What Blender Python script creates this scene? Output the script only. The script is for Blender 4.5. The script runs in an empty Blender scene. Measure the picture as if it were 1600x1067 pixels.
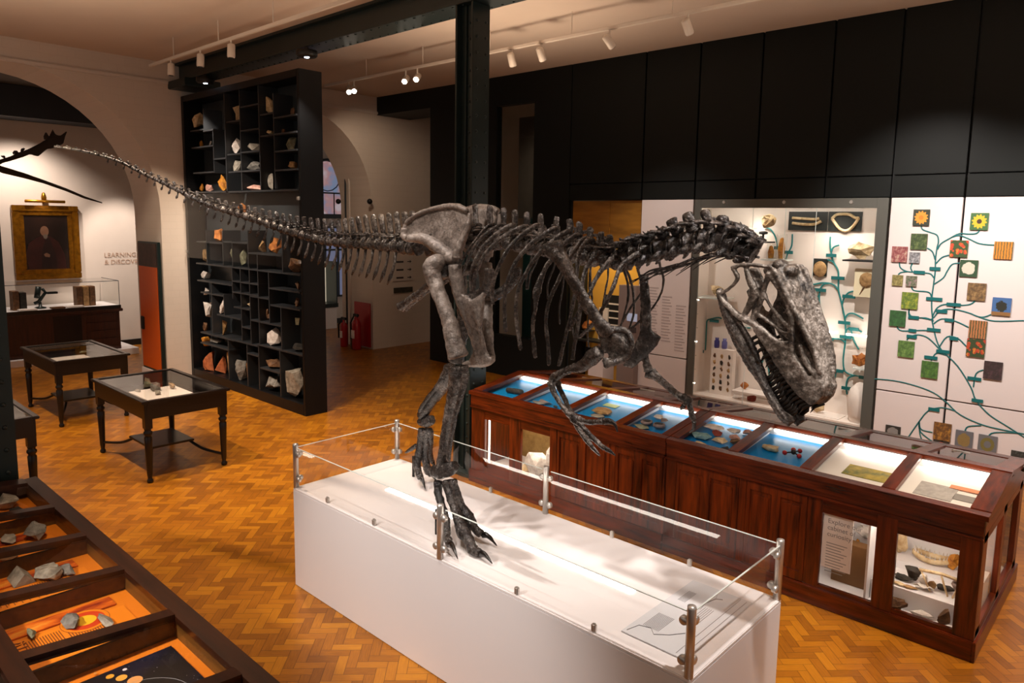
import bpy, bmesh, math, random
from mathutils import Vector, Matrix, noise
random.seed(7)
SC = bpy.context.scene
COL = SC.collection
PI = math.pi
# ------------------------------------------------------------------ camera
YAW, PIT, ROL = math.radians(42.75), math.radians(7.33), math.radians(0.9)
FOC, CX, CY, CAMZ = 1137.0, 800.0, 491.0, 2.85
cam_d = bpy.data.cameras.new('camera')
cam = bpy.data.objects.new('camera', cam_d); COL.objects.link(cam)
_f = Vector((-math.sin(YAW)*math.cos(PIT), math.cos(YAW)*math.cos(PIT), -math.sin(PIT)))
_r = Vector((math.cos(YAW), math.sin(YAW), 0)); _u = _r.cross(_f)
CR = math.cos(ROL)*_r + math.sin(ROL)*_u
CU = -math.sin(ROL)*_r + math.cos(ROL)*_u
CF = _f
CO = Vector((0, 0, CAMZ))
m = Matrix((CR, CU, -CF)).transposed().to_4x4(); m.translation = CO
cam.matrix_world = m
cam_d.sensor_width = 36; cam_d.lens = FOC/1600*36
cam_d.shift_y = (CY-533.5)/1600
cam_d.clip_end = 100
SC.camera = cam
# ------------------------------------------------------------------ world, exposure
w = bpy.data.worlds.new('world'); SC.world = w; w.use_nodes = True
w.node_tree.nodes['Background'].inputs[0].default_value = (1, .86, .74, 1)
w.node_tree.nodes['Background'].inputs[1].default_value = 0.3
SC.view_settings.view_transform = 'Standard'
SC.view_settings.look = 'None'
SC.view_settings.gamma = 1
SC.view_settings.use_curve_mapping = False
SC.view_settings.exposure = 0.1
# ------------------------------------------------------------------ gallery lights
def aim(o, tgt):
    o.rotation_euler = (Vector(tgt)-o.location).to_track_quat('-Z', 'Y').to_euler()
def spot(loc, tgt, power, ang=50, blend=.5, col=(1, .80, .62), size=.05):
    d = bpy.data.lights.new('spot_light', 'SPOT'); d.energy = power; d.spot_size = math.radians(ang)
    d.spot_blend = blend; d.color = col; d.shadow_soft_size = size
    o = bpy.data.objects.new('spot_light', d); COL.objects.link(o); o.location = loc; aim(o, tgt); return o
def area(loc, tgt, power, sx, sy, col=(1, .84, .68)):
    d = bpy.data.lights.new('ceiling_light', 'AREA'); d.energy = power; d.shape = 'RECTANGLE'; d.size = sx; d.size_y = sy
    d.color = col
    o = bpy.data.objects.new('ceiling_light', d); COL.objects.link(o); o.location = loc; aim(o, tgt); return o
WARM = (1, .78, .58); NEUT = (1, .91, .84)
# the skeleton and its plinth, lit from the tracks along the near bay
spot((-.5, 2.9, 5.15), (-1.7, 3.35, 1.4), 580, 40, .5, NEUT, .05)
spot((-2.6, 2.3, 5.15), (-2.9, 3.3, .8), 110, 40, .5, NEUT, .05)
spot((-4.6, 2.6, 5.15), (-4.3, 3.3, .8), 200, 46, .5, NEUT, .05)
spot((-3.4, -1.4, 3.6), (-3.5, 2.9, .25), 620, 40, .7, NEUT, .08)
spot((-5.2, .9, 5.1), (-5.9, 3.0, 2.8), 420, 46, .6, NEUT, .05)
spot((-3.6, 1.4, 5.1), (-3.5, 3.3, 2.2), 260, 44, .5, NEUT, .05)
spot((-4.2, 2.2, 5.1), (-4.7, 5.4, .7), 650, 30, .6, (1, .84, .66), .06)
spot((.4, 1.4, 5.0), (-1.35, 3.35, 2.3), 300, 26, .6, NEUT, .04)
spot((-6.0, .3, 5.0), (-6.6, 2.95, 2.95), 330, 34, .6, NEUT, .04)
# floor and table cases
spot((-7.9, 1.9, 5.1), (-8.6, 3.3, 0), 900, 66, .6, WARM, .04)
spot((-10.9, 1.9, 5.1), (-11.4, 3.3, 0), 650, 62, .6, WARM, .04)
spot((-6.6, 3.4, 5.1), (-6.4, 4.2, 0), 750, 70, .8, WARM, .08)
spot((-3.4, .6, 5.1), (-4.2, 1.2, .9), 330, 44, .7, WARM, .08)
spot((.6, 5.2, 5.15), (.2, 5.6, 0), 1000, 64, .7, WARM, .08)
spot((-8.2, 6.95, 5.1), (-9.6, 7.4, 0), 110, 80, .8, WARM, .1)
# walls
spot((-15.75, 3.9, 4.5), (-16.9, 4.0, 2.0), 270, 110, .9, (1, .84, .72), .05)
spot((-15.0, 5.5, 4.6), (-16.9, 5.9, 1.4), 480, 48, .6, (1, .84, .72), .05)
spot((-11.0, 4.3, 5.05), (-12.9, 5.25, 1.6), 260, 50, .6, WARM, .05)
spot((-11.0, 7.6, 5.05), (-12.9, 9.6, 3.4), 90, 70, .8, WARM, .05)
spot((-10.5, 2.6, 5.0), (-11.2, 5.6, 2.2), 800, 56, .7, (1, .86, .72), .06)
spot((-2.6, 7.0, 5.0), (-2.2, 9.7, 1.8), 620, 66, .8, NEUT, .06)
spot((-.6, 7.0, 5.0), (-.9, 9.7, 1.8), 480, 66, .8, NEUT, .06)
spot((-5.6, 7.0, 5.0), (-5.7, 9.7, 1.6), 200, 55, .7, NEUT, .06)
# added uplights hanging free in mid-room, without fittings, to brighten the ceiling
for p_, e_ in (((-3.4, 1.2, 2.6), 200), ((-8.5, 1.6, 3.0), 220), ((-1.5, 6.1, 3.0), 210), ((-6.5, 6.6, 3.2), 150)):
    spot(p_, (p_[0], p_[1], 6), e_*1.3, 150, 1., WARM, .4)

# ------------------------------------------------------------------ survey: pixel of the photograph -> point on a known plane
def ray(px, py): return CF + CR*((px-CX)/FOC) - CU*((py-CY)/FOC)
def onx(px, py, X):
    d = ray(px, py); return CO + d*(X/d.x)
def ony(px, py, Y):
    d = ray(px, py); return CO + d*(Y/d.y)
def onz(px, py, Z=0.):
    d = ray(px, py); return CO + d*((Z-CAMZ)/d.z)
def mpp(p): return (Vector(p)-CO).dot(CF)/FOC     # metres per pixel at a point
def srgb(h):
    h = h.lstrip('#'); c = [int(h[i:i+2], 16)/255 for i in (0, 2, 4)]
    return tuple(((v+.055)/1.055)**2.4 if v > .04045 else v/12.92 for v in c)

# ------------------------------------------------------------------ materials
class NT:
    def __init__(s, name):
        s.m = bpy.data.materials.new(name); s.m.use_nodes = True; s.t = s.m.node_tree
        s.b = s.t.nodes['Principled BSDF']; s.out = s.t.nodes['Material Output']
    def n(s, ty, **kw):
        nd = s.t.nodes.new(ty)
        for k, v in kw.items(): setattr(nd, k, v)
        return nd
    def l(s, a, b): s.t.links.new(a, b)
    def math(s, op, a, b=None, c=None):
        nd = s.n('ShaderNodeMath', operation=op)
        for i, v in enumerate((a, b, c)):
            if v is None: continue
            if isinstance(v, (int, float)): nd.inputs[i].default_value = v
            else: s.l(v, nd.inputs[i])
        return nd.outputs[0]
    def mix(s, f, a, b):
        nd = s.n('ShaderNodeMix', data_type='RGBA')
        for sock, v in ((nd.inputs[0], f), (nd.inputs[6], a), (nd.inputs[7], b)):
            if isinstance(v, (int, float)): sock.default_value = v
            elif isinstance(v, tuple): sock.default_value = (*v[:3], 1)
            else: s.l(v, sock)
        return nd.outputs[2]
    def coord(s, kind='Object', scale=(1, 1, 1)):
        tc = s.n('ShaderNodeTexCoord'); mp = s.n('ShaderNodeMapping'); mp.inputs['Scale'].default_value = scale
        s.l(tc.outputs[kind], mp.inputs[0]); return mp.outputs[0]
    def noise(s, vec, scale, detail=4, rough=.55):
        nd = s.n('ShaderNodeTexNoise'); nd.inputs['Scale'].default_value = scale; nd.inputs['Detail'].default_value = detail
        nd.inputs['Roughness'].default_value = rough
        s.l(vec, nd.inputs['Vector']); return nd.outputs[0]
    def ramp(s, f, stops):
        nd = s.n('ShaderNodeValToRGB'); cr = nd.color_ramp
        while len(cr.elements) < len(stops): cr.elements.new(.5)
        for e, (p, c) in zip(cr.elements, stops): e.position = p; e.color = (*c[:3], 1)
        s.l(f, nd.inputs[0]); return nd.outputs[0]
    def bump(s, h, strength=.3, dist=.01):
        nd = s.n('ShaderNodeBump'); nd.inputs['Strength'].default_value = strength; nd.inputs['Distance'].default_value = dist
        s.l(h, nd.inputs['Height']); s.l(nd.outputs[0], s.b.inputs['Normal'])
    def base(s, c):
        if isinstance(c, tuple): s.b.inputs['Base Color'].default_value = (*c[:3], 1)
        else: s.l(c, s.b.inputs['Base Color'])
    def set(s, rough=.5, metal=0., spec=.5):
        s.b.inputs['Roughness'].default_value = rough; s.b.inputs['Metallic'].default_value = metal
        s.b.inputs['Specular IOR Level'].default_value = spec
M = {}
def mat(name, c, rough=.5, metal=0., spec=.5, var=0., scale=6., bump=0., bscale=40., bdist=.004, c2=None, stretch=(1, 1, 1)):
    t = NT(name); t.set(rough, metal, spec); c = srgb(c) if isinstance(c, str) else c
    v = t.coord('Object', stretch)
    if c2 is not None or var:
        c2 = (srgb(c2) if isinstance(c2, str) else c2) if c2 is not None else tuple(x*(1-var) for x in c)
        t.base(t.ramp(t.noise(v, scale), [(.35, c2), (.65, c)]))
    else: t.base(c)
    if bump: t.bump(t.noise(v, bscale, 5), bump, bdist)
    M[name] = t.m; return t.m
def emit(name, c, strength):
    t = NT(name); c = srgb(c) if isinstance(c, str) else c
    t.base(c); t.b.inputs['Emission Color'].default_value = (*c, 1); t.b.inputs['Emission Strength'].default_value = strength
    M[name] = t.m; return t.m
def glass(name, tint=(.97, .985, .98), ior=1.5, rough=0., haze=0.):
    t = NT(name); tr = t.n('ShaderNodeBsdfTransparent'); tr.inputs[0].default_value = (*tint, 1)
    gl = t.n('ShaderNodeBsdfGlossy'); gl.inputs['Roughness'].default_value = rough
    fr = t.n('ShaderNodeFresnel'); ge = t.n('ShaderNodeNewGeometry')     # a thin sheet reflects alike from both sides
    t.l(t.math('ADD', ior, t.math('MULTIPLY', ge.outputs['Backfacing'], 1/ior-ior)), fr.inputs['IOR'])
    mx = t.n('ShaderNodeMixShader'); t.l(fr.outputs[0], mx.inputs[0]); t.l(tr.outputs[0], mx.inputs[1]); t.l(gl.outputs[0], mx.inputs[2])
    t.l(mx.outputs[0], t.out.inputs[0]); M[name] = t.m; return t.m
def wood(name, c1, c2, rough=.3, stretch=(1, 12, 12), scale=2.5, spec=.5):
    t = NT(name); t.set(rough, 0, spec); v = t.coord('Object', stretch)
    f = t.noise(v, scale, 6, .6)
    t.base(t.ramp(f, [(.3, srgb(c1)), (.7, srgb(c2))])); t.bump(f, .06, .004)
    M[name] = t.m; return t.m
mat('plaster', '#d9cdc2', .85, var=.06, scale=1.5, bump=.15, bscale=30)
mat('ceiling_paint', '#d2bfae', .9, var=.05, scale=.8, bump=.05, bscale=20)
mat('dark_plaster', '#5d564e', .85, var=.1)
mat('black_panel', '#161918', .45, spec=.2, var=.12, scale=.7)
mat('black_void', '#0c0c0d', .7)
mat('white_panel', '#e4d9d6', .5, spec=.3)
mat('iron', '#1f2c2b', .38, .2, var=.25, scale=3, bump=.08, bscale=60)
mat('black_shelf', '#0d0e10', .4, spec=.25)
mat('grey_back', '#34383b', .3, spec=.4)
mat('white_paint', '#e9e5e6', .38, spec=.4)
mat('deck_white', '#efe9e8', .3, spec=.4, var=.02, scale=2)
mat('steel', '#cfcac4', .32, .75)
mat('dark_wood', '#140d0b', .3, var=.4, scale=5, stretch=(1, 10, 10))
wood('mahogany', '#260b04', '#70290a', .26)
wood('mahogany_up', '#280b05', '#7a2f09', .3, (12, 12, 1))
wood('mahogany_side', '#2c0d05', '#742d08', .3, (12, 1, 12))
wood('walnut', '#1c0d07', '#371a0c', .3)
wood('old_oak', '#4a2e0e', '#6e4a1a', .45)
wood('pale_wood', '#a8702f', '#c99a55', .45)
wood('desk_wood', '#2a130b', '#4a2313', .35, (12, 12, 1))
glass('clear_glass')
glass('barrier_glass', (.95, .95, .94), 1.6)
glass('case_glass', (.97, .98, .97), 1.35)
mat('glass_edge', '#dfe6e2', .15, spec=.8)
emit('led', '#fff3e4', 14.)
emit('led_tray', '#fff3e4', 8.)
emit('led_soft', '#fff0df', 7.)
emit('lamp_face', '#fff2df', 25.)
emit('lamp_dot', '#dfeaff', 12.)
mat('white_metal', '#d8cbbd', .45)
mat('gold', '#a06a16', .3, .75, var=.45, scale=14, bump=.5, bscale=40, bdist=.006)
mat('brass', '#b8842a', .25, .9)
mat('teal', '#1d7f80', .55)
mat('teal_dark', '#14686a', .5)
mat('blue_tray', '#0879b8', .35, spec=.4)
mat('white_tray', '#efeeee', .4)
mat('red', '#a3161c', .4)
mat('black', '#0b0b0b', .5)
mat('paper', '#e6dcd6', .8)
mat('print_grey', '#8d8a8a', .8)
mat('print_dark', '#3a3232', .8)
mat('orange_print', '#d9760f', .55)
mat('orange_print_text', '#7a3c0a', .6)

# parquet: oak blocks laid in herringbone at 45 degrees to the walls
def parquet():
    t = NT('parquet'); W = .066; L = 3; N2 = 2*L
    tc = t.n('ShaderNodeTexCoord'); sx = t.n('ShaderNodeSeparateXYZ'); t.l(tc.outputs['Object'], sx.inputs[0])
    x, y = sx.outputs[0], sx.outputs[1]; k = 1/(math.sqrt(2)*W); mth = t.math
    u = mth('MULTIPLY', mth('ADD', x, y), k); v = mth('MULTIPLY', mth('SUBTRACT', y, x), k)
    i, j = mth('FLOOR', u), mth('FLOOR', v); fu, fv = mth('FRACT', u), mth('FRACT', v)
    kk = mth('FLOORED_MODULO', mth('ADD', mth('SUBTRACT', i, j), .001), N2); kk = mth('FLOOR', kk)
    isv = mth('GREATER_THAN', kk, L-.5)
    def sel(a, b): return mth('ADD', mth('MULTIPLY', a, mth('SUBTRACT', 1., isv)), mth('MULTIPLY', b, isv))
    q = mth('SUBTRACT', N2-1., kk)
    along = sel(mth('ADD', kk, fu), mth('ADD', q, fv)); across = sel(fv, fu)
    idx = sel(mth('SUBTRACT', i, kk), i); idy = sel(j, mth('SUBTRACT', j, q))
    cx = t.n('ShaderNodeCombineXYZ'); t.l(idx, cx.inputs[0]); t.l(idy, cx.inputs[1]); t.l(isv, cx.inputs[2])
    wn = t.n('ShaderNodeTexWhiteNoise', noise_dimensions='3D'); t.l(cx.outputs[0], wn.inputs['Vector'])
    e = mth('MINIMUM', mth('MINIMUM', along, mth('SUBTRACT', float(L), along)), mth('MINIMUM', across, mth('SUBTRACT', 1., across)))
    joint = mth('LESS_THAN', e, .03)
    g = t.n('ShaderNodeCombineXYZ'); t.l(mth('MULTIPLY', along, .5), g.inputs[0]); t.l(mth('MULTIPLY', across, 5.), g.inputs[1])
    t.l(mth('MULTIPLY', wn.outputs[0], 50.), g.inputs[2])
    gr = t.noise(g.outputs[0], 1.6, 5)
    tone = mth('ADD', mth('MULTIPLY', wn.outputs[0], .7), mth('MULTIPLY', mth('SUBTRACT', gr, .5), .8))
    c = t.ramp(tone, [(0., srgb('#7e4c0e')), (.35, srgb('#9c6012')), (.7, srgb('#b27416')), (1., srgb('#c28a28'))])
    worn = t.noise(tc.outputs['Object'], .9, 3)
    c = t.mix(mth('MULTIPLY', worn, .35), c, srgb('#8a4c12'))
    c = t.mix(mth('MULTIPLY', joint, .65), c, srgb('#3a1c06'))
    t.base(c); t.b.inputs['Specular IOR Level'].default_value = .4
    t.l(mth('ADD', .26, mth('MULTIPLY', gr, .16)), t.b.inputs['Roughness'])
    t.bump(mth('SUBTRACT', mth('MULTIPLY', gr, .3), joint), .25, .002)
    M['parquet'] = t.m
parquet()

# ------------------------------------------------------------------ mesh builder
LIFT = .0012                               # things rest on what carries them with a hair of clearance
class MB:
    def __init__(s): s.bm = bmesh.new()
    def box(s, x0, x1, y0, y1, z0, z1, bev=0.):
        vs = [s.bm.verts.new((x, y, z)) for x in (x0, x1) for y in (y0, y1) for z in (z0, z1)]
        fs = [s.bm.faces.new([vs[i] for i in q]) for q in ((0, 1, 3, 2), (4, 6, 7, 5), (0, 4, 5, 1), (2, 3, 7, 6), (0, 2, 6, 4), (1, 5, 7, 3))]
        if bev:
            es = list({e for f in fs for e in f.edges}); bmesh.ops.bevel(s.bm, geom=es, offset=bev, segments=2, affect='EDGES')
        return s
    def obox(s, c, ax, ay, az):      # centre and three half-axis vectors
        c, ax, ay, az = map(Vector, (c, ax, ay, az))
        vs = [s.bm.verts.new(c+ax*i+ay*j+az*k) for i in (-1, 1) for j in (-1, 1) for k in (-1, 1)]
        for q in ((0, 1, 3, 2), (4, 6, 7, 5), (0, 4, 5, 1), (2, 3, 7, 6), (0, 2, 6, 4), (1, 5, 7, 3)): s.bm.faces.new([vs[i] for i in q])
        return s
    def prism(s, pts, d):            # polygon extruded by vector d
        d = Vector(d); a = [s.bm.verts.new(Vector(p)) for p in pts]; b = [s.bm.verts.new(Vector(p)+d) for p in pts]; n = len(a)
        s.bm.faces.new(a); s.bm.faces.new(b[::-1])
        for i in range(n): s.bm.faces.new((a[i], b[i], b[(i+1) % n], a[(i+1) % n]))
        return s
    def tube(s, pts, rad, seg=8, flat=1., up=None, cap=True):
        pts = [Vector(p) for p in pts]; n = len(pts)
        if not hasattr(rad, '__len__'): rad = [rad]*n
        rings = []; pu = Vector(up) if up is not None else None
        for i, p in enumerate(pts):
            t = (pts[min(i+1, n-1)]-pts[max(i-1, 0)]).normalized()
            if pu is None: pu = Vector((0, 0, 1)) if abs(t.z) < .9 else Vector((1, 0, 0))
            a = (pu-t*pu.dot(t))
            if a.length < 1e-4: a = t.orthogonal()
            a.normalize(); b = t.cross(a); pu = a
            rings.append([s.bm.verts.new(p+(a*math.cos(2*PI*k/seg)+b*math.sin(2*PI*k/seg)*flat)*rad[i]) for k in range(seg)])
        for i in range(n-1):
            for k in range(seg): s.bm.faces.new((rings[i][k], rings[i][(k+1) % seg], rings[i+1][(k+1) % seg], rings[i+1][k]))
        if cap: s.bm.faces.new(rings[0][::-1]); s.bm.faces.new(rings[-1])
        return s
    def lathe(s, base, prof, seg=16, axis=(0, 0, 1)):   # prof: (radius, height)
        ax = Vector(axis).normalized(); a = ax.orthogonal().normalized(); b = ax.cross(a); base = Vector(base)
        rings = [[s.bm.verts.new(base+ax*h+(a*math.cos(2*PI*k/seg)+b*math.sin(2*PI*k/seg))*max(r, 1e-4)) for k in range(seg)] for r, h in prof]
        for i in range(len(rings)-1):
            for k in range(seg): s.bm.faces.new((rings[i][k], rings[i][(k+1) % seg], rings[i+1][(k+1) % seg], rings[i+1][k]))
        s.bm.faces.new(rings[0][::-1]); s.bm.faces.new(rings[-1]); return s
    def ball(s, c, r, sub=2, sc=(1, 1, 1)):
        g = bmesh.ops.create_icosphere(s.bm, subdivisions=sub, radius=1.)
        for v in g['verts']: v.co = Vector((v.co.x*sc[0]*r, v.co.y*sc[1]*r, v.co.z*sc[2]*r))+Vector(c)
        return s
    def hull(s, pts):
        vs = [s.bm.verts.new(p) for p in pts]
        g = bmesh.ops.convex_hull(s.bm, input=vs)
        dead = [v for v in vs if v.is_valid and not v.link_faces]
        if dead: bmesh.ops.delete(s.bm, geom=dead, context='VERTS')
        return s
    def quad(s, *p): s.bm.faces.new([s.bm.verts.new(Vector(q)) for q in p]); return s
    def jitter(s, amp, sc, seed=0.):
        for v in s.bm.verts:
            v.co += Vector(noise.noise_vector(v.co*sc+Vector((seed, seed*1.7, 0))))*amp
        return s
    def build(s, name, material, parent=None, smooth=False, loc=None, mods=()):
        bmesh.ops.recalc_face_normals(s.bm, faces=s.bm.faces)
        vs = s.bm.verts
        if parent is not None:
            o0 = Vector(parent['_o']) if '_o' in parent else Vector(parent.location)
        elif loc is not None: o0 = Vector(loc)
        else:
            xs = [v.co.x for v in vs]; ys = [v.co.y for v in vs]; zs = [v.co.z for v in vs]
            o0 = Vector(((min(xs)+max(xs))/2, (min(ys)+max(ys))/2, min(zs)))
        for v in vs: v.co -= o0
        me = bpy.data.meshes.new(name); s.bm.to_mesh(me); s.bm.free()
        if smooth:
            for p in me.polygons: p.use_smooth = True
        me.materials.append(M[material] if isinstance(material, str) else material)
        o = bpy.data.objects.new(name, me); COL.objects.link(o)
        if parent is not None: o.parent = parent
        else: o.location = o0+Vector((0, 0, LIFT if o0.z < .05 else LIFT*3))
        o['_o'] = tuple(o0)
        return o
def tag(o, label=None, cat=None, group=None, kind=None):
    if label: o['label'] = label
    if cat: o['category'] = cat
    if group: o['group'] = group
    if kind: o['kind'] = kind
    return o
def thing(name, loc, label, cat, group=None):
    o = bpy.data.objects.new(name, None); COL.objects.link(o); o.location = Vector(loc)+Vector((0, 0, LIFT if loc[2] < .05 else LIFT*3)); o.empty_display_size = .1
    o['_o'] = tuple(loc); return tag(o, label, cat, group)
def struct(mb, name, material, **k):
    o = mb.build(name, material, **k); o.location = o['_o']; o['kind'] = 'structure'; return o
def copy_tree(o, parent=None):
    c = o.copy(); COL.objects.link(c)
    if parent is not None: c.parent = parent
    for ch in [q for q in bpy.data.objects if q.parent == o]: copy_tree(ch, c)
    return c
def box_of(o):
    xs = [Vector((v.co.x*o.scale.x, v.co.y*o.scale.y, v.co.z*o.scale.z))+o.location for v in o.data.vertices]
    return [min(p[i] for p in xs) for i in range(3)], [max(p[i] for p in xs) for i in range(3)]
def settle(objs, steps=9):
    """neighbouring specimens that would touch are made a little smaller about their base"""
    for _ in range(steps):
        bs = [box_of(o) for o in objs]; hit = set()
        for i in range(len(objs)):
            for j in range(i):
                if all(bs[i][0][k] < bs[j][1][k]-.001 and bs[j][0][k] < bs[i][1][k]-.001 for k in range(3)): hit |= {i, j}
        if not hit: break
        for i in hit:
            if objs[i].scale.x > .8: objs[i].scale = objs[i].scale*.94
def remesh(o, vox, smooth=2, bumpy=0., bsc=.03):
    r = o.modifiers.new('remesh', 'REMESH'); r.mode = 'VOXEL'; r.voxel_size = vox; r.use_smooth_shade = True
    if smooth:
        q = o.modifiers.new('smooth', 'SMOOTH'); q.iterations = smooth; q.factor = .5
    return o
def subsurf(o, lv=1):
    q = o.modifiers.new('subsurf', 'SUBSURF'); q.levels = lv; q.render_levels = lv; return o
def text_mesh(name, s, size, origin, ux, uy, material, parent=None, align='LEFT', depth=.001):
    cu = bpy.data.curves.new(name, 'FONT'); cu.body = s; cu.size = size; cu.align_x = align; cu.extrude = depth
    tmp = bpy.data.objects.new('tmp_text', cu); COL.objects.link(tmp)
    me = bpy.data.meshes.new_from_object(tmp.evaluated_get(bpy.context.evaluated_depsgraph_get()))
    bpy.data.objects.remove(tmp); bpy.data.curves.remove(cu)
    mb = MB(); mb.bm.from_mesh(me); bpy.data.meshes.remove(me)
    ux = Vector(ux).normalized(); uy = Vector(uy).normalized(); uz = ux.cross(uy); o = Vector(origin)
    for v in mb.bm.verts: v.co = o+ux*v.co.x+uy*v.co.y+uz*v.co.z
    return mb.build(name, material, parent)
# ================================================================== THE SETTING
XW, TW, XB = -12.9, 1.15, -16.9          # arched wall, its thickness, far wall behind it
YW, ZC = 9.64, 5.39                      # display wall on the right, ceiling
struct(MB().box(-18.5, 5, -5, 13, -.12, 0), 'floor', 'parquet', loc=(0, 0, 0))
struct(MB().box(XW, 5, -5, 13, ZC, ZC+.15), 'ceiling', 'ceiling_paint')
struct(MB().box(-18.5, XW-TW, -5, 13, 5.2, 5.35), 'ceiling', 'dark_plaster')
struct(MB().box(XB-.2, XB, -5, 13, 0, 5.35), 'wall_back', 'plaster')
# arched wall: two round arches
def arched_wall():
    mb = MB(); out = []
    arches = [(2.94, 2.16, 2.9), (7.55, 1.94, 3.1)]
    pts = [(-5., 0.), ]
    for yc, R, zs in arches:
        pts += [(yc-R, 0.)]
        for k in range(29):
            a = PI-PI*k/28; pts.append((yc+R*math.cos(a), zs+R*math.sin(a)))
        pts += [(yc+R, 0.)]
    # spandrels as strips so the faces stay clean
    def strip(poly):
        mb.prism([(XW, y, z) for y, z in poly], (-TW, 0, 0))
    prev = -5.
    for yc, R, zs in arches:
        strip([(prev, 0), (yc-R, 0), (yc-R, zs), (yc-R, ZC), (prev, ZC)])
        for k in range(28):
            a0, a1 = PI-PI*k/28, PI-PI*(k+1)/28
            y0, z0, y1, z1 = yc+R*math.cos(a0), zs+R*math.sin(a0), yc+R*math.cos(a1), zs+R*math.sin(a1)
            strip([(y0, z0), (y1, z1), (y1, ZC), (y0, ZC)])
        prev = yc+R
    strip([(prev, 0), (12.5, 0), (12.5, ZC), (prev, ZC)])
    bmesh.ops.remove_doubles(mb.bm, verts=mb.bm.verts, dist=1e-4)
    # drop the internal faces shared by neighbouring strips
    seen = {}
    for f in mb.bm.faces:
        key = tuple(sorted(v.index for v in f.verts)); seen.setdefault(key, []).append(f)
    mb.bm.verts.index_update(); seen = {}
    for f in mb.bm.faces: seen.setdefault(tuple(sorted(v.index for v in f.verts)), []).append(f)
    dead = [f for fs in seen.values() if len(fs) > 1 for f in fs]
    bmesh.ops.delete(mb.bm, geom=dead, context='FACES_ONLY')
    return mb
# painted brick plaster for the arched wall
def brick_plaster():
    t = NT('painted_brick'); t.set(.8)
    tc = t.n('ShaderNodeTexCoord'); sp = t.n('ShaderNodeSeparateXYZ'); t.l(tc.outputs['Object'], sp.inputs[0])
    cb = t.n('ShaderNodeCombineXYZ'); t.l(sp.outputs[1], cb.inputs[0]); t.l(sp.outputs[2], cb.inputs[1])
    br = t.n('ShaderNodeTexBrick'); t.l(cb.outputs[0], br.inputs[0]); br.inputs['Scale'].default_value = 2.1
    br.inputs['Mortar Size'].default_value = .012; br.inputs['Mortar Smooth'].default_value = .4
    br.inputs['Color1'].default_value = (*srgb('#d6c8ba'), 1); br.inputs['Color2'].default_value = (*srgb('#d8cabc'), 1); br.inputs['Mortar'].default_value = (*srgb('#d3c5b7'), 1)
    t.base(br.outputs[0]); t.bump(t.math('ADD', t.math('MULTIPLY', br.outputs[1], -1.), t.math('MULTIPLY', t.noise(tc.outputs['Object'], 8), .8)), .12, .006)
    M['painted_brick'] = t.m
brick_plaster()
struct(arched_wall(), 'wall_left', 'painted_brick', loc=(XW, 0, 0))
struct(MB().box(XW, XW+.05, -5, YW, 5.03, 5.09, .012), 'trim_1', 'plaster')
struct(MB().box(XB, XB+.03, 1.2, 12.5, 0, .13), 'baseboard_back', 'black')
# boxed beam of the far room, above the picture wall
mb = MB().box(XB+.02, XB+.75, .2, 6.55, 4.62, 5.19); mb.box(XB+.02, XB+2.3, 6.3, 6.6, 4.66, 5.19)
struct(mb, 'trim_2', mat('beam_grey', '#2d333a', .6))

# display wall on the right: black panels with openings
T = .14
XL = XW
def ybox(mb, x0, x1, z0, z1, d=T, y=YW): return mb.box(x0, x1, y, y+d, z0, z1)
mb = MB()
ybox(mb, XL, -11.18, 5.02, ZC, .9); ybox(mb, -11.18, -9.36, 0, ZC); ybox(mb, -9.36, -8.46, 4.88, ZC); ybox(mb, -9.36, -8.46, 0, .75)
ybox(mb, -8.46, -7.66, 0, ZC)
mb.box(-11.18, -11.04, YW+T, YW+.9, 0, ZC)
struct(mb, 'wall_right', 'black_panel')
seams = [(-7.66, -6.24), (-6.24, -5.34), (-5.34, -4.42), (-4.42, -3.49), (-3.49, -2.705), (-2.705, -1.93), (-1.93, -.62), (-.62, .7), (.7, 2.0), (2.0, 3.3), (3.3, 4.6)]
G = .012
for a, b in seams:                       # upper black panels, each one a board with open joints
    struct(MB().box(a+G, b-G, YW, YW+.05, 3.47, ZC, .004), 'wall_right', 'black_panel')
    struct(MB().box(a+G, b-G, YW, YW+.05, 3.205, 3.455, .004), 'wall_right', 'black_panel')
for a, b in [(-6.24, -5.34)]+seams[5:]:  # white panels below
    struct(MB().box(a+G, b-G, YW, YW+.05, .84, 3.195, .004), 'wall_right', 'white_panel')
    struct(MB().box(a+G, b-G, YW, YW+.05, 0.02, .825, .004), 'wall_right', 'white_panel')
struct(MB().box(-7.66, 4.6, YW+.06, YW+.12, 3.2, ZC).box(-2.6, 4.6, YW+.06, YW+.12, 0, 3.2).box(-6.24, -5.4, YW+.06, YW+.12, 0, 3.2), 'wall_right', 'black_void')
struct(MB().box(-11.04, 4.6, 12.3, 12.5, 0, ZC), 'wall_right_outer', 'plaster')
struct(MB().box(XW, -11.04, 12.3, 12.5, 0, ZC), 'wall_right_outer', 'plaster')
struct(MB().box(XW, 4.6, 12.5, 12.6, 0, ZC), 'wall_right_outer', 'plaster')
# window through the black wall to a side room
struct(MB().box(-9.36, -8.46, YW+.05, YW+.06, .75, 4.88), 'window_1', 'case_glass')
struct(MB().box(-9.8, -8.0, 10.9, 10.98, .3, 2.9), 'trim_3', mat('teal_dim', '#2a4a46', .4))
struct(MB().box(-10.6, -7.2, 11.6, 11.7, 2.9, 5.0), 'trim_4', 'dark_plaster')
spot((-8.6, 10.7, 4.9), (-9.2, 11.6, 3.9), 70, 90, .8, WARM, .1)
spot((-8.9, 9.95, 3.6), (-8.9, 10.9, 1.6), 12, 90, .8, (.6, 1, .9), .1)
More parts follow.
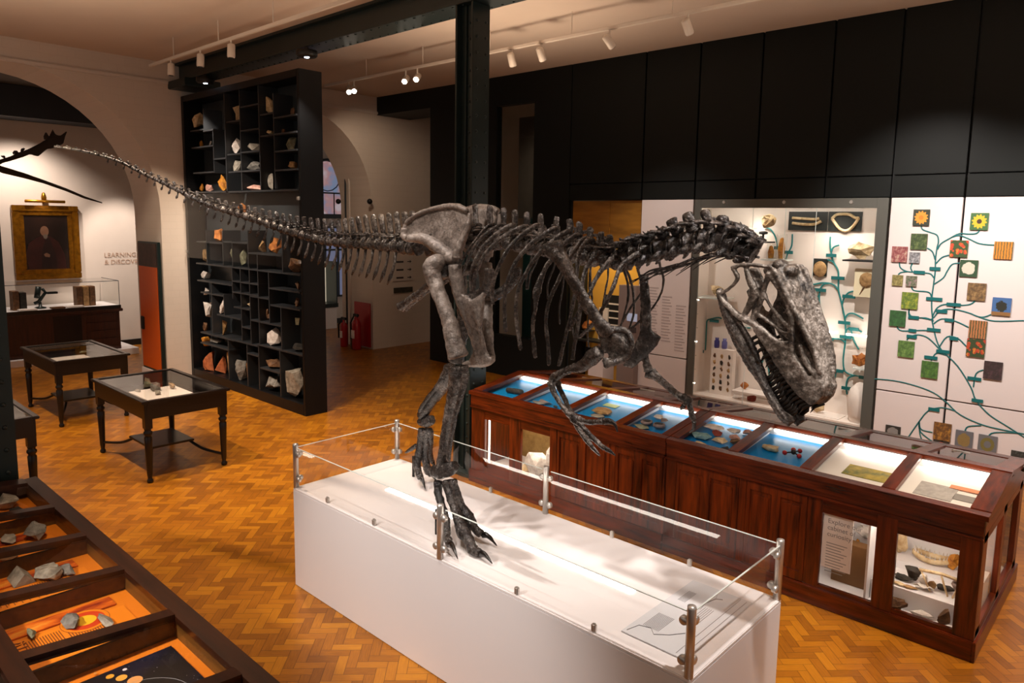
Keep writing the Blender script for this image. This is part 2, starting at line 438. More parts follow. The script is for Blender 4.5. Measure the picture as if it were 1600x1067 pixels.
# far window behind the second arch: leaded lights
def far_window():
    y0, y1 = 9.55, 10.75
    t = NT('leaded_glass'); v = t.coord('Object', (1, 1, 1)); n1 = t.noise(v, 2.2, 2)
    c = t.ramp(n1, [(.35, srgb('#7f8fae')), (.5, srgb('#b98b8c')), (.62, srgb('#c8b7bd'))])
    t.base((.02, .02, .02)); t.l(c, t.b.inputs['Emission Color']); t.b.inputs['Emission Strength'].default_value = .55
    M['leaded_glass'] = t.m
    yc, hw = onx(509, 260, XB).y, .62
    pts = [(XB+.04, yc-hw, 2.95), (XB+.04, yc+hw, 2.95)]
    for k in range(13):
        a = PI*k/12; pts.append((XB+.04, yc+hw*math.cos(a), 3.55+hw*1.25*math.sin(a)))
    o = struct(MB().prism(pts, (-.02, 0, 0)), 'window_2', 'leaded_glass')
    mb = MB()
    for q in (-.2, .2): mb.box(XB+.05, XB+.07, yc+q-.012, yc+q+.012, 2.95, 3.5)
    mb.box(XB+.05, XB+.07, yc-hw, yc+hw, 3.48, 3.52); mb.box(XB+.04, XB+.12, yc-hw-.1, yc+hw+.1, 2.83, 2.95)
    mb.tube([(XB+.06, yc+.4*math.cos(a*PI/8), 3.95+.4*math.sin(a*PI/8)) for a in range(17)], .014, 6)
    mb.tube([(XB+.06, yc+(hw+.03)*math.cos(a*PI/12), 3.55+(hw+.03)*1.25*math.sin(a*PI/12)) for a in range(13)], .04, 6)
    mb.build('window_frame', 'beam_grey', o)
    t2 = emit('dusk_glass', '#7f86a8', .35)
    o = struct(MB().box(XB+.02, XB+.04, yc-.55, yc+.75, .75, 2.6), 'window_3', 'dusk_glass')
    mb = MB()
    for q in (-.55, -.1, .3, .75): mb.box(XB+.04, XB+.08, yc+q-.025, yc+q+.025, .75, 2.6)
    for z in (.75, 2.0, 2.6): mb.box(XB+.04, XB+.08, yc-.55, yc+.75, z-.025, z+.025)
    mb.build('window_frame', 'beam_grey', o)
far_window()

# riveted iron: columns and beam
def column(x0, x1, y0, y1, z1, label):
    t = thing('iron_column', ((x0+x1)/2, (y0+y1)/2, 0), label, 'column')
    f = .03
    MB().box(x0, x0+f, y0, y1, 0, z1, .004).box(x1-f, x1, y0, y1, 0, z1, .004).build('flange', 'iron', t)
    MB().box(x0+f, x1-f, y0+.09, y1-.09, 0, z1).box(x0+f, x0+f+.07, y0+.07, y0+.09, 0, z1).box(x1-f-.07, x1-f, y0+.07, y0+.09, 0, z1).build('web', 'iron', t)
    mb = MB(); n = int(z1/.16)
    for i in range(n):
        z = .1+i*.16
        for yy in (y0+.06, y1-.06): mb.lathe((x1-.001, yy, z), [(.017, 0), (.014, .008), (.006, .012)], 8, (1, 0, 0))
        mb.lathe(((x0+x1)/2, y0+.09, z), [(.017, 0), (.014, .008), (.006, .012)], 8, (0, -1, 0))
    mb.build('rivets', 'iron', t, True)
    MB().box(x0-.03, x1+.025, y0-.03, y1+.03, 0, .04, .01).build('base_plate', 'iron', t)
    return t
column(-5.9, -5.63, 5.43, 5.68, 5.08, 'tall dark riveted iron column rising behind the dinosaur hips, beside the mahogany case')
column(-6.1, -5.86, .93, 1.27, 5.08, 'dark iron column at the left edge, at the end of the near orange case')
bt = thing('iron_beam', (-7, 5.6, 5.08), 'long black riveted iron beam under the ceiling above the tall rock shelf', 'beam')
MB().box(-12.88, 4.5, 5.42, 5.78, 5.08, 5.11, .004).box(-12.88, 4.5, 5.42, 5.78, 5.35, 5.388, .004).build('flange', 'iron', bt)
MB().box(-12.88, 4.5, 5.5, 5.7, 5.11, 5.35).build('web', 'iron', bt)
mb = MB()
for i in range(95):
    x = -12.7+i*.16
    for yy in (5.47, 5.73): mb.lathe((x, yy, 5.081), [(.017, 0), (.013, .008), (.005, .012)], 6, (0, 0, -1))
mb.build('rivets', 'iron', bt, True)
MB().box(-12.88, -12.2, 5.3, 5.9, 4.95, 5.075, .01).build('bearing_bracket', 'iron', bt)

# track lighting
def head(t, p, d, lit):
    p = Vector(p); d = Vector(d).normalized()
    MB().tube([p, p-Vector((0, 0, .1))], .012, 8).build('stem', 'white_metal', t)
    c = p-Vector((0, 0, .13))
    h = MB().lathe(c-d*.09, [(.03, 0), (.048, .015), (.05, .16), (.044, .175)], 16, d).build('lamp_head', 'white_metal', t, True)
    if lit: MB().lathe(c+d*.087, [(.038, 0), (.034, .006)], 16, d).build('lamp_face', 'lamp_face', h)
    else: MB().lathe(c+d*.087, [(.036, 0), (.03, .004)], 16, d).build('lamp_face', 'black', h)
def track(x0, x1, y, z, heads, label, xs):
    t = thing('track_light', ((x0+x1)/2, y, z), label, 'track light')
    MB().box(x0, x1, y-.02, y+.02, z-.02, z+.02, .004).build('rail', 'white_metal', t)
    for x in xs: MB().tube([(x, y, z+.02), (x, y, ZC-.002)], .007, 6).build('suspension_rod', 'white_metal', t)
    for (px, py, d, lit) in heads:
        q = ony(px, py, y); head(t, (q.x, y, z-.02), d, lit)
ty1 = 4.3; z1 = onz(234, 103, 5.1).z
track(onz(234, 103, 5.1).x, -1.2, onz(234, 103, 5.1).y, 5.1, [(267, 100, (0, -.05, -1), 0), (313, 85, (0, -.05, -1), 0), (361, 70, (0, -.05, -1), 0)],
      'white ceiling track on the left with three unlit cylinder spotlights pointing down', [-11, -9.6, -8.2, -6.8, -5.4, -4, -2.6])
y2 = onz(515, 133, 5.1).y
track(onz(505, 134, 5.1).x, 2.5, y2, 5.1, [(545, 138, (.75, -.5, -.5), 1), (553, 133, (.75, -.5, -.5), 1), (634, 118, (.5, -.7, -.5), 1), (652, 113, (.5, -.7, -.5), 1),
      (800, 80, (-.1, .5, -1), 0), (846, 72, (.0, .6, -1), 0), (952, 58, (.3, .7, -.8), 0), (1075, 25, (0, .7, -.8), 0)],
      'white ceiling track right of the iron column, with four glowing spotlights at its far end', [-10, -8.6, -7.2, -5.8, -4.4, -3, -1.6, -.2])
# ================================================================== PLINTH WITH GLASS BARRIER
PX0, PX1, PY0, PY1, PZ = -4.87, -1.47, 2.82, 3.83, .79
pl = thing('plinth', ((PX0+PX1)/2, (PY0+PY1)/2, 0), 'long white display plinth with a low glass barrier carrying the dinosaur skeleton', 'plinth')
MB().box(PX0, PX1, PY0, PY1, 0, PZ-.02, .003).build('body', 'white_paint', pl)
MB().box(PX0, PX1, PY0, PY1, PZ-.019, PZ, .004).build('deck', 'deck_white', pl)
MB().box(-4.33, -2.1, 3.285, 3.335, PZ, PZ+.004).build('light_strip', 'led', pl)
posts = {'FL': (PX0, PY0), 'BL': (PX0, PY1), 'BM': (-3.17, PY1), 'BR': (PX1, PY1), 'FR': (PX1, PY0), 'FM': (-3.18, PY0)}
GZ0, GZ1 = PZ+.015, 1.105
for k, (x, y) in posts.items():
    ix = .03 if x < -4 else (-.03 if x > -2 else 0); iy = .03 if k[0] == 'F' else -.03
    oy = -.012 if k == 'FM' else 0
    p = MB().lathe((x+ix*.6, y+iy*.6+oy, PZ), [(.0215, 0), (.0215, .335), (.02, .345), (.001, .348)], 20).build('post', 'steel', pl, True)
    dirs = []
    if ix: dirs.append((0, iy > 0 and 1 or -1))
    dirs.append((1 if ix >= 0 else -1, 0))
    if not ix: dirs.append((-1, 0))
    for dx, dy in dirs:
        for z in (.07, .265):
            c = Vector((x+ix*.6+dx*.035, y+iy*.6+oy+dy*.035, PZ+z)); n = Vector((abs(dy), abs(dx), 0))
            MB().lathe(c-n*.014, [(.02, 0), (.022, .004), (.022, .024), (.018, .028)], 14, n).box(*sorted((c.x, c.x-dx*.03-(.01 if not dx else 0)))+[0, 0][:0], *sorted((c.y-abs(dx)*.006-(dy*.03 if dy else 0), c.y+abs(dx)*.006)), c.z-.012, c.z+.012).build('clamp', 'steel', p, True)
panes = [((PX0+.03, PY0+.014), (-3.22, PY0+.014)), ((-3.14, PY0+.014), (PX1-.03, PY0+.014)), ((PX0+.03, PY1-.014), (-3.21, PY1-.014)), ((-3.13, PY1-.014), (PX1-.03, PY1-.014)),
         ((PX0+.014, PY0+.03), (PX0+.014, PY1-.03)), ((PX1-.014, PY0+.03), (PX1-.014, PY1-.03))]
for (xa, ya), (xb, yb) in panes:
    g = MB().quad((xa, ya, GZ0), (xb, yb, GZ0), (xb, yb, GZ1), (xa, ya, GZ1)).build('glass_pane', 'barrier_glass', pl)
    nx, ny = (.004, 0) if xa == xb else (0, .004)
    MB().box(min(xa, xb)-nx, max(xa, xb)+nx, min(ya, yb)-ny, max(ya, yb)+ny, GZ1-.001, GZ1+.003).build('glass_edge', 'glass_edge', g)
for x, y in ((-4.42, PY0), (-3.86, PY0), (-2.55, PY0), (-2.02, PY0), (-4.3, PY1), (-3.72, PY1), (-2.6, PY1), (-2.03, PY1)):
    iy = .014 if y == PY0 else -.014
    MB().box(x-.014, x+.014, y+iy-.012, y+iy+.012, PZ, PZ+.045, .006).build('glass_clip', 'steel', pl)
# clear information panel lying at the head end
lx0, lx1, ly0, ly1 = -1.92, -1.56, 2.93, 3.66
rp = thing('reading_panel', ((lx0+lx1)/2, (ly0+ly1)/2, PZ), 'clear printed reading panel lying on the white plinth at the skull end', 'sign')
MB().box(lx0, lx1, ly0, ly1, PZ+.001, PZ+.007, .001).build('panel', mat('acrylic_print', '#dcdcdf', .25, spec=.5), rp)
mb = MB(); z = PZ+.0078
def rule(x0, x1, y0, y1): mb.box(x0, x1, y0, y1, z, z+.0006)
for i in range(12): rule(lx0+.05+i*.008, lx0+.053+i*.008, ly0+.12, ly0+.28)
for i in range(6): rule(lx0+.05+i*.008, lx0+.053+i*.008, ly0+.47, ly0+.6)
for i in range(5): rule(lx0+.2+i*.012, lx0+.203+i*.012, ly0+.34, ly0+.5)
rule(lx1-.06, lx1-.057, ly0+.02, ly1-.02); rule(lx1-.025, lx1-.022, ly0+.02, ly1-.02)
mb.build('print_lines', 'print_grey', rp)
mb = MB()
mb.tube([(lx0+.02, ly0+.02, z), (lx0+.04, ly0+.1, z), (lx0+.1, ly0+.12, z), (lx0+.14, ly0+.08, z), (lx0+.2, ly0+.13, z), (lx0+.25, ly0+.2, z)], .004, 5, .2)
mb.tube([(lx0+.19, ly0+.46, z), (lx0+.18, ly0+.54, z), (lx0+.2, ly0+.62, z), (lx0+.18, ly0+.68, z)], [.002, .006, .005, .002], 5, .2)
mb.tube([(lx0+.2, ly0+.62, z), (lx0+.23, ly0+.64, z)], .003, 5, .2)
mb.build('dinosaur_outline', 'print_grey', rp)

# ================================================================== THE DINOSAUR
def bone_mat(name, dark, mid, light, rough, b=.6, lo=.3, hi=.7, metal=0.):
    t = NT(name); v = t.coord('Object'); a = t.noise(v, 6, 6, .7); c = t.noise(v, 45, 6, .7); d = t.noise(v, 120, 4, .7)
    f = t.math('ADD', t.math('ADD', t.math('MULTIPLY', a, .45), t.math('MULTIPLY', c, .35)), t.math('MULTIPLY', d, .2))
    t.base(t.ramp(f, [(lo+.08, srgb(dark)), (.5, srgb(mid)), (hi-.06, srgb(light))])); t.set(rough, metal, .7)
    t.l(t.math('ADD', rough-.2, t.math('MULTIPLY', c, .4)), t.b.inputs['Roughness'])
    t.bump(t.math('ADD', t.math('MULTIPLY', t.noise(v, 20, 6, .65), 1.), t.math('MULTIPLY', t.noise(v, 75, 5, .7), .6)), b, .02)
    M[name] = t.m
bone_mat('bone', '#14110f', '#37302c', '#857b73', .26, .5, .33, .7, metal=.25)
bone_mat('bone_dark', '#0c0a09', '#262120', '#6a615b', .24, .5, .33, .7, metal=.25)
bone_mat('bone_pale', '#332b27', '#7d726a', '#b9aea6', .34, .4, metal=.1)
bone_mat('bone_skull', '#171312', '#62584f', '#d0c5bc', .34, .5, .33, .7, metal=.15)
CLOUD = bpy.data.textures.new('bone_relief', 'CLOUDS'); CLOUD.noise_scale = .035; CLOUD.noise_depth = 3
CLOUD2 = bpy.data.textures.new('bone_relief_fine', 'CLOUDS'); CLOUD2.noise_scale = .014; CLOUD2.noise_depth = 2
def relief(o, lv=1, a=.012, b=.005):
    if lv: subsurf(o, lv)
    for tx, st in ((CLOUD, a), (CLOUD2, b)):
        q = o.modifiers.new('relief', 'DISPLACE'); q.texture = tx; q.strength = st; q.mid_level = .5; q.texture_coords = 'LOCAL'
    return o
mat('claw', '#17120f', .25, var=.4, scale=20)
mat('tooth', '#221d1a', .4, var=.4, scale=20)
YM = 3.33
sk = thing('dinosaur_skeleton', (-3.6, YM, PZ), 'dark mounted skeleton of a large two legged meat eating dinosaur striding on the white plinth', 'skeleton')
def S(px, py, off=0.): return ony(px, py, YM+off)
def mir(p, c=YM): return Vector((p[0], 2*c-p[1], p[2]))
def zb(x, y): return (620+x/3.558, 300+y/3.558)
def z4(x, y): return (980+x/2.882, 310+y/2.882)
def z3(x, y): return (840+x/2.668, 320+y/2.668)
def z2(x, y): return (620+x/2.964, 540+y/2.964)
def spline(pts, n):                       # Catmull-Rom through points
    pts = [Vector(p) for p in pts]; out = []; m_ = len(pts)-1
    for i in range(m_*n+1):
        u = i/n; k = min(int(u), m_-1); t = u-k
        p0, p1, p2, p3 = pts[max(k-1, 0)], pts[k], pts[k+1], pts[min(k+2, m_)]
        out.append(.5*((2*p1)+(p2-p0)*t+(2*p0-5*p1+4*p2-p3)*t*t+(3*p1-p0-3*p2+p3)*t**3))
    return out
def lerps(r, n):
    m_ = len(r)-1; out = []
    for i in range(m_*n+1):
        u = i/n; k = min(int(u), m_-1); t = u-k; out.append(r[k]*(1-t)+r[k+1]*t)
    return out
def bone(name, pts, rads, material='bone', parent=None, flat=1., seg=10, n=3, jit=.004, up=None, px=True):
    P = spline(pts, n); R = lerps(rads, n)
    if px: R = [r*mpp(p) for r, p in zip(R, P)]
    mb = MB().tube(P, R, seg, flat, up)
    if jit: mb.jitter(jit, 18, random.random()*9)
    o = mb.build(name, material, parent or sk, True)
    rm = max(R); return relief(o, 1, min(rm*.38, .014), min(rm*.2, .006)) if jit else o
def vertebra(c, t, L, rc, hs, ws, tp, neck=False, lean=0., mat_='bone', tl=.35, name='vertebra'):
    t = Vector(t).normalized(); up = (Vector((0, 0, 1))-t*t.z).normalized(); sd = t.cross(up)
    c = Vector(c); mb = MB()
    mb.lathe(c-t*L*.5, [(rc*.8, 0), (rc, .03*L), (rc*.98, .14*L), (rc*.58, .5*L), (rc*.98, .86*L), (rc, .97*L), (rc*.8, L)], 12, t)
    mb.tube([c+up*rc*.5, c+up*rc*1.3, c+up*rc*1.7], [rc*.6, rc*.62, rc*.5], 8, .8)
    b = c+up*rc*1.2; e = c+up*hs+t*lean
    mb.tube([b, b*.5+e*.5, e-up*hs*.12, e], [ws*.55, ws*.42, ws*.55, ws*.4], 8, .4 if not neck else .7, t)
    if tp:
        for s_ in (-1, 1):
            q = c+up*rc*1.15; mb.tube([q, q+sd*s_*tp*.6+up*rc*.25-t*L*.1, q+sd*s_*tp+up*rc*.15-t*L*.2], [rc*.5, rc*.36, rc*.22], 7, tl, t)
    for s_ in (-1, 1):
        q = c+up*rc*1.35+sd*s_*rc*.45
        zk = 1. if name == 'vertebra' else .62
        mb.tube([q-t*L*.15, q+t*L*.42*zk+up*rc*.25, q+t*L*.68*zk+up*rc*.1], [rc*.32*zk, rc*.3*zk, rc*.16*zk], 6, .7)
        mb.tube([q+t*L*.1, q-t*L*.45*zk+up*rc*.5], [rc*.3*zk, rc*.18*zk], 6, .7)
        if neck:
            mb.tube([c-up*rc*.2+sd*s_*rc*.7, c-up*rc*.8+sd*s_*rc*1.5-t*L*.2, c-up*rc*1.0+sd*s_*rc*1.3-t*L*.6], [rc*.45, rc*.4, rc*.15], 6, .6)
    mb.jitter(rc*.16, 1.1/rc, random.random()*20)
    return relief(mb.build(name, mat_, sk, True), 1, min(rc*.3, .016), min(rc*.14, .007))
# tail
TP = [(650, 389), (587, 382), (515, 377), (442, 358), (388, 340), (334, 323), (297, 307), (261, 289), (225, 272), (189, 254), (152, 242), (116, 234), (88, 230)]
TY = [3.33, 3.33, 3.31, 3.24, 3.15, 3.03, 2.93, 2.82, 2.71, 2.59, 2.46, 2.32, 2.21]
tail = spline([ony(a, b, y) for (a, b), y in zip(TP, TY)], 40)
cum = [0.]
for a, b in zip(tail, tail[1:]): cum.append(cum[-1]+(b-a).length)
def along(s_):
    k = 0
    while k < len(cum)-2 and cum[k+1] < s_: k += 1
    u = (s_-cum[k])/max(cum[k+1]-cum[k], 1e-6); return tail[k].lerp(tail[k+1], u), (tail[k]-tail[k+1]).normalized()
NC = 48
for i in range(NC):
    f = i/(NC-1); c, t = along(f*(cum[-1]-.03)+.01); L = cum[-1]/NC*.9
    rc = .046*(1-f)**.85+.009; hs = .2*(1-f)**1.9+.012+rc; ws = .06*(1-f)**.7+.012
    vertebra(c, t, L, rc, hs, ws, .11*(1-f)**2.2 if f < .55 else 0, False, -.03*(1-f)-.01, 'bone' if f < .8 else 'bone_dark', name='tail_vertebra')
    if .04 < f < .88:
        up = Vector((0, 0, 1)); h = .235*(1-f)**1.7+.03
        q = c-t*L*.5-up*rc*.85
        mb = MB().tube([q, q-up*h*.35-t*h*.06, q-up*h*.75-t*h*.26, q-up*h-t*h*.42], [.014*(1-f)+.005, .009*(1-f)+.005, .011*(1-f)+.011, .007], 6, .55, t)
        mb.build('chevron', 'bone', sk, True)
# back and sacrum
DX = [(680, 388, 324), (703, 383, 320), (724, 379, 318), (745, 378, 318), (766, 379, 321), (787, 380, 324), (803, 382, 328), (822, 385, 331), (843, 388, 335), (867, 392, 339), (886, 396, 342), (903, 400, 347), (920, 403, 355), (938, 406, 363), (954, 408, 368), (972, 408, 376)]
dc = [S(a, b) for a, b, _ in DX]
for i, (a, b, top) in enumerate(DX):
    t = (dc[min(i+1, len(dc)-1)]-dc[max(i-1, 0)]).normalized(); L = (dc[min(i+1, len(dc)-1)]-dc[max(i-1, 0)]).length/(2 if 0 < i < len(dc)-1 else 1)
    hs = (b-top)*mpp(dc[i])
    vertebra(dc[i], t, L*.95, .055, hs, .052, .15, False, -.012, 'bone')
# neck
NX = [(986, 404, 380), (1001, 398, 372), (1018, 394, 368), (1040, 388, 361), (1062, 383, 344), (1084, 377, 335), (1106, 375, 334), (1126, 378, 342), (1144, 384, 352), (1159, 391, 362), (1171, 399, 372)]
ncs = [S(a, b, .0+.02*i/10) for i, (a, b, _) in enumerate(NX)]
for i, (a, b, top) in enumerate(NX):
    t = (ncs[min(i+1, len(ncs)-1)]-ncs[max(i-1, 0)]).normalized(); L = (ncs[min(i+1, len(ncs)-1)]-ncs[max(i-1, 0)]).length/(2 if 0 < i < len(ncs)-1 else 1)
    hs = max((b-top)*mpp(ncs[i]), .07)
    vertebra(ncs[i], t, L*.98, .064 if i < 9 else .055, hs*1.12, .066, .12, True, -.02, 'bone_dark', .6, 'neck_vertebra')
for a in ([(545, 272), (470, 262), (400, 272), (340, 300)], [(480, 262), (400, 250), (330, 268), (240, 330)], [(390, 262), (320, 270), (250, 300), (165, 355)],
          [(300, 272), (230, 300), (150, 328), (90, 352)], [(230, 300), (160, 318), (80, 350), (0, 384)], [(160, 318), (100, 330), (40, 372), (0, 392)]):
    pp = [S(*z4(*q), -.06) for q in a]
    bone('neck_rib', pp, [2.2, 1.5, 1.1, .6], 'bone_dark', n=4, jit=0, seg=6)
    bone('neck_rib', [mir(p) for p in pp], [2.2, 1.5, 1.1, .6], 'bone_dark', n=4, jit=0, seg=6)
# ribs: right side from the photograph, left side mirrored
RB = [[(430, 188), (390, 250), (352, 318)], [(515, 188), (440, 268), (370, 370), (346, 428)], [(560, 192), (450, 280), (388, 400), (372, 452)],
      [(622, 195), (500, 285), (430, 400), (410, 500), (415, 572)], [(690, 200), (560, 275), (472, 380), (432, 480), (425, 572)],
      [(765, 195), (645, 290), (565, 420), (530, 540), (536, 632)], [(862, 212), (725, 312), (640, 430), (602, 570), (600, 700), (605, 785)],
      [(932, 232), (805, 330), (715, 455), (668, 580), (664, 720), (690, 886)], [(985, 250), (900, 330), (820, 440), (778, 560), (772, 640), (757, 740), (762, 850), (770, 926)],
      [(1035, 268), (960, 370), (905, 480), (850, 600), (828, 720), (840, 850), (846, 970)], [(1060, 275), (1010, 350), (1000, 470), (985, 610), (948, 760), (922, 880), (900, 975)],
      [(1118, 342), (1050, 430), (1025, 560), (1010, 720), (988, 860), (978, 935)], [(1190, 378), (1110, 480), (1065, 580), (1000, 690), (958, 776)],
      [(1330, 350), (1245, 420), (1205, 530), (1150, 640), (1090, 740), (1010, 815)]]
for i, r in enumerate(RB):
    n_ = len(r); pp = []
    for k, q in enumerate(r):
        f = k/(n_-1); big = min(1, (n_-2)/3)
        off = -(.075+(.19*big)*math.sin(min(f*1.15+.1, 1)*PI*.62))
        pp.append(S(*zb(*q), off))
    head = pp[0]+Vector((0, .07, .0))
    pp = [head]+pp; rr = [4.2]+[5.6-.9*math.sin(k/(n_-1)*PI)-1.4*k/(n_-1) for k in range(n_)]
    if i == 8: rr[4] = 9.
    rr = [v*(.86 if i < 10 else 1.0) for v in rr]
    if i < 3: rr = [v*.75 for v in rr]
    bone('rib', pp, rr, 'bone', flat=.6, n=4, seg=8, jit=.003)
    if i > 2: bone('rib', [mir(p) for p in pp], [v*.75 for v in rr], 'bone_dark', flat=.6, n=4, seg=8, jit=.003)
# hips
def plate(name, outline, offs, thick, material='bone_pale', conv=zb, mirror=True, sub=1, jit=.006, vox=.012):
    def one(sg):
        pts = []
        for k, q in enumerate(outline):
            o_ = offs[k] if hasattr(offs, '__len__') else offs
            p = S(*conv(*q), o_); pts.append(mir(p) if sg < 0 else p)
        mb = MB().prism([p+Vector((0, -thick/2, 0)) for p in pts], (0, thick, 0))
        bmesh.ops.triangulate(mb.bm, faces=[f for f in mb.bm.faces if len(f.verts) > 4])
        o = mb.build(name, material, sk, True); remesh(o, vox, 4); relief(o, 0, .01, .005); return o
    a = one(1); b = one(-1) if mirror else None
    return a, b
IL = [(40, 195), (60, 150), (110, 125), (170, 104), (250, 84), (330, 80), (385, 98), (408, 145), (404, 195), (378, 250), (352, 300), (342, 372), (318, 386), (282, 360), (250, 330), (205, 292), (150, 268), (62, 266), (38, 240)]
a, b = plate('ilium', IL, -.12, .035)
for sg in (1, -1):                           # raised rim and buttress that frame the blade
    for path, rr in (([(62, 262), (150, 262), (230, 310), (300, 365), (330, 380)], [6, 9, 12, 13, 10]), ([(402, 120), (400, 190), (370, 260), (345, 320), (335, 370)], [4, 5, 6, 8, 9]), ([(50, 180), (120, 125), (250, 86), (335, 82), (395, 110)], [4, 4, 4.5, 5, 5]), ([(45, 200), (42, 245), (62, 262)], [6, 7, 6])):
        pp = [S(*zb(*q), -.14) for q in path]; pp = pp if sg > 0 else [mir(p) for p in pp]
        bone('ilium_rim', pp, rr, 'bone_pale', parent=a if sg > 0 else b, n=4, jit=.005)
for sg in (1, -1):
    f_ = lambda L_: [p if sg > 0 else mir(p) for p in L_]
    pub = f_([S(*zb(*q), o_) for q, o_ in (((320, 400), -.14), ((335, 500), -.13), ((365, 620), -.11), ((420, 760), -.07), ((455, 880), -.045), ((470, 945), -.04))])
    bone('pubis', pub, [12, 11, 10, 9, 9, 10], 'bone_pale', n=4)
    isc = f_([S(*zb(*q), o_) for q, o_ in (((320, 420), -.1), ((250, 470), -.05), ((150, 545), -.025), ((60, 615), -.02), ((20, 645), -.02))])
    bone('ischium', isc, [11, 8, 6, 7, 9.5], 'bone', n=4)
    bone('pubic_ring', f_([S(*zb(*q), o_) for q, o_ in (((515, 425), -.12), ((512, 490), -.12), ((480, 555), -.1), ((420, 595), -.09), ((350, 590), -.11))]), [9, 8, 8, 9, 9], 'bone', n=4)
AP = [(285, 470), (335, 450), (352, 560), (420, 602), (492, 552), (480, 650), (466, 790), (500, 900), (536, 932), (520, 962), (430, 972), (402, 940), (438, 880), (415, 760), (375, 680), (325, 600)]
plate('pubic_plate', AP, [-.13]*4+[-.12]*3+[-.06]*6+[-.1]*3, .03, mirror=False)
bone('pubic_boot', [S(*zb(*q)) for q in ((372, 962), (430, 955), (480, 950), (525, 936), (536, 934))], [4, 7, 8, 7, 3], 'bone_pale', flat=1.4, n=4)
# hind legs
YR, YL = -.24, .26
def leg(pts, rads, off, name, material='bone_pale', flat=1., parent=None, **k):
    return bone(name, [S(*q, off) if len(q) == 2 else S(q[0], q[1], q[2]) for q in pts], rads, material, flat=flat, parent=parent, **k)
leg([(692, 414, -.12), (683, 411, YR+.03), (675, 420, YR), (679, 440, YR), (690, 470, YR), (701, 500, YR), (709, 532, YR), (716, 560, YR)], [10, 15, 16, 13, 12.5, 13, 15, 18], YR, 'femur', n=5, jit=.008)
leg([zb(255, 390), zb(268, 440), zb(262, 470)], [8, 9, 6], YR+.08, 'femur_head', 'bone')
leg([(706, 414, .12), (716, 430, .22), (722, 470, .24), (724, 510, .24), (716, 545, .24), (712, 566, .24)], [10, 13, 10, 10, 12, 15], YL, 'femur', 'bone', n=5, jit=.006)
leg([(717, 572), (717, 584), (712, 606), (704, 640), (697, 676), (691, 714), (690, 738)], [15, 17, 13.5, 10, 8.5, 8, 12], YR, 'tibia', 'bone', n=4, jit=.006)
leg([(727, 584), (724, 606), (714, 640), (706, 680), (700, 722)], [7, 6, 4, 3.5, 4], YR-.05, 'fibula', 'bone', n=4)
leg([(676, 738), (690, 737), (704, 733), (712, 728)], [8, 13, 12, 8], YR, 'ankle', 'bone_dark', n=4, jit=.008)
leg([(707, 574), (700, 590), (686, 612), (671, 632), (658, 652)], [14, 13, 10, 9, 10], YL, 'tibia', 'bone', n=4, jit=.006)
leg([(694, 590), (682, 606), (666, 626), (655, 645)], [6, 4, 3.5, 4], YL-.05, 'fibula', 'bone', n=4)
leg([(656, 658), (666, 660), (676, 656)], [7, 10, 7], YL, 'ankle', 'bone_dark', n=4, jit=.006)
def toe(px_list, tip, rads, name='toe', mat_='bone_dark', base_off=YR, tipz=PZ):
    """pixels down the leg, the last phalanges standing on the deck"""
    pts = []
    tp = onz(*tip, PZ+.015); y1 = tp.y-YM; n_ = len(px_list)
    for k, q in enumerate(px_list):
        f = (k/n_)**1.2; pts.append(S(*q, base_off*(1-f)+y1*f))
    o = bone(name, pts, [r*1.15 for r in rads], mat_, n=3, jit=.004, seg=8)
    for v in o.data.vertices: v.co.z = max(v.co.z, .008)
    a_ = pts[-1]; hi = a_.lerp(tp, .55)+Vector((0, 0, .02))
    c_ = MB().tube(spline([a_, a_.lerp(tp, .25)+Vector((0, 0, .02)), hi, tp], 3), lerps([.020, .022, .015, .003], 3), 8, .7).build('claw', 'claw', o, True)
    for v in c_.data.vertices: v.co.z = max(v.co.z, .001)
    return o
toe([z2(*q) for q in ((196, 625), (190, 680), (208, 740), (226, 810), (230, 850), (234, 890), (246, 925))], z2(282, 990), [8, 6.5, 6, 6, 7.5, 6, 6.5])
toe([z2(*q) for q in ((232, 620), (248, 690), (272, 760), (296, 830), (310, 870), (335, 905), (352, 945), (385, 970))], z2(442, 1012), [9, 7.5, 8, 9.5, 11, 8, 9, 7.5])
toe([z2(*q) for q in ((258, 620), (272, 680), (300, 745), (332, 795), (360, 845), (396, 880))], z2(464, 930), [7.5, 6.5, 6.5, 8, 6.5, 7])
toe([z2(*q) for q in ((236, 760), (252, 790))], z2(258, 808), [3, 3]) if False else None
toe([z2(*q) for q in ((124, 385), (112, 430), (102, 500), (94, 540), (98, 580), (112, 620))], z2(132, 668), [8, 6, 5.5, 6.5, 5, 5], base_off=YL)
toe([z2(*q) for q in ((138, 385), (136, 440), (130, 510), (138, 560), (148, 600))], z2(184, 630), [7, 5.5, 5.5, 6, 5], base_off=YL)
toe([z2(*q) for q in ((150, 385), (155, 440), (150, 500), (162, 540))], z2(180, 585), [6, 5, 5, 4], base_off=YL)
leg([z2(92, 462), z2(75, 475), z2(55, 488), z2(38, 498)], [3.5, 4, 3, 1], YL, 'dew_claw', 'bone_dark', n=3)
for p in ((646, 745, YL), (682, 835, YR)):
    q = onz(p[0], p[1], PZ); MB().tube([q, q+Vector((0, 0, .17))], .011, 10).build('support_rod', 'black', sk, True)
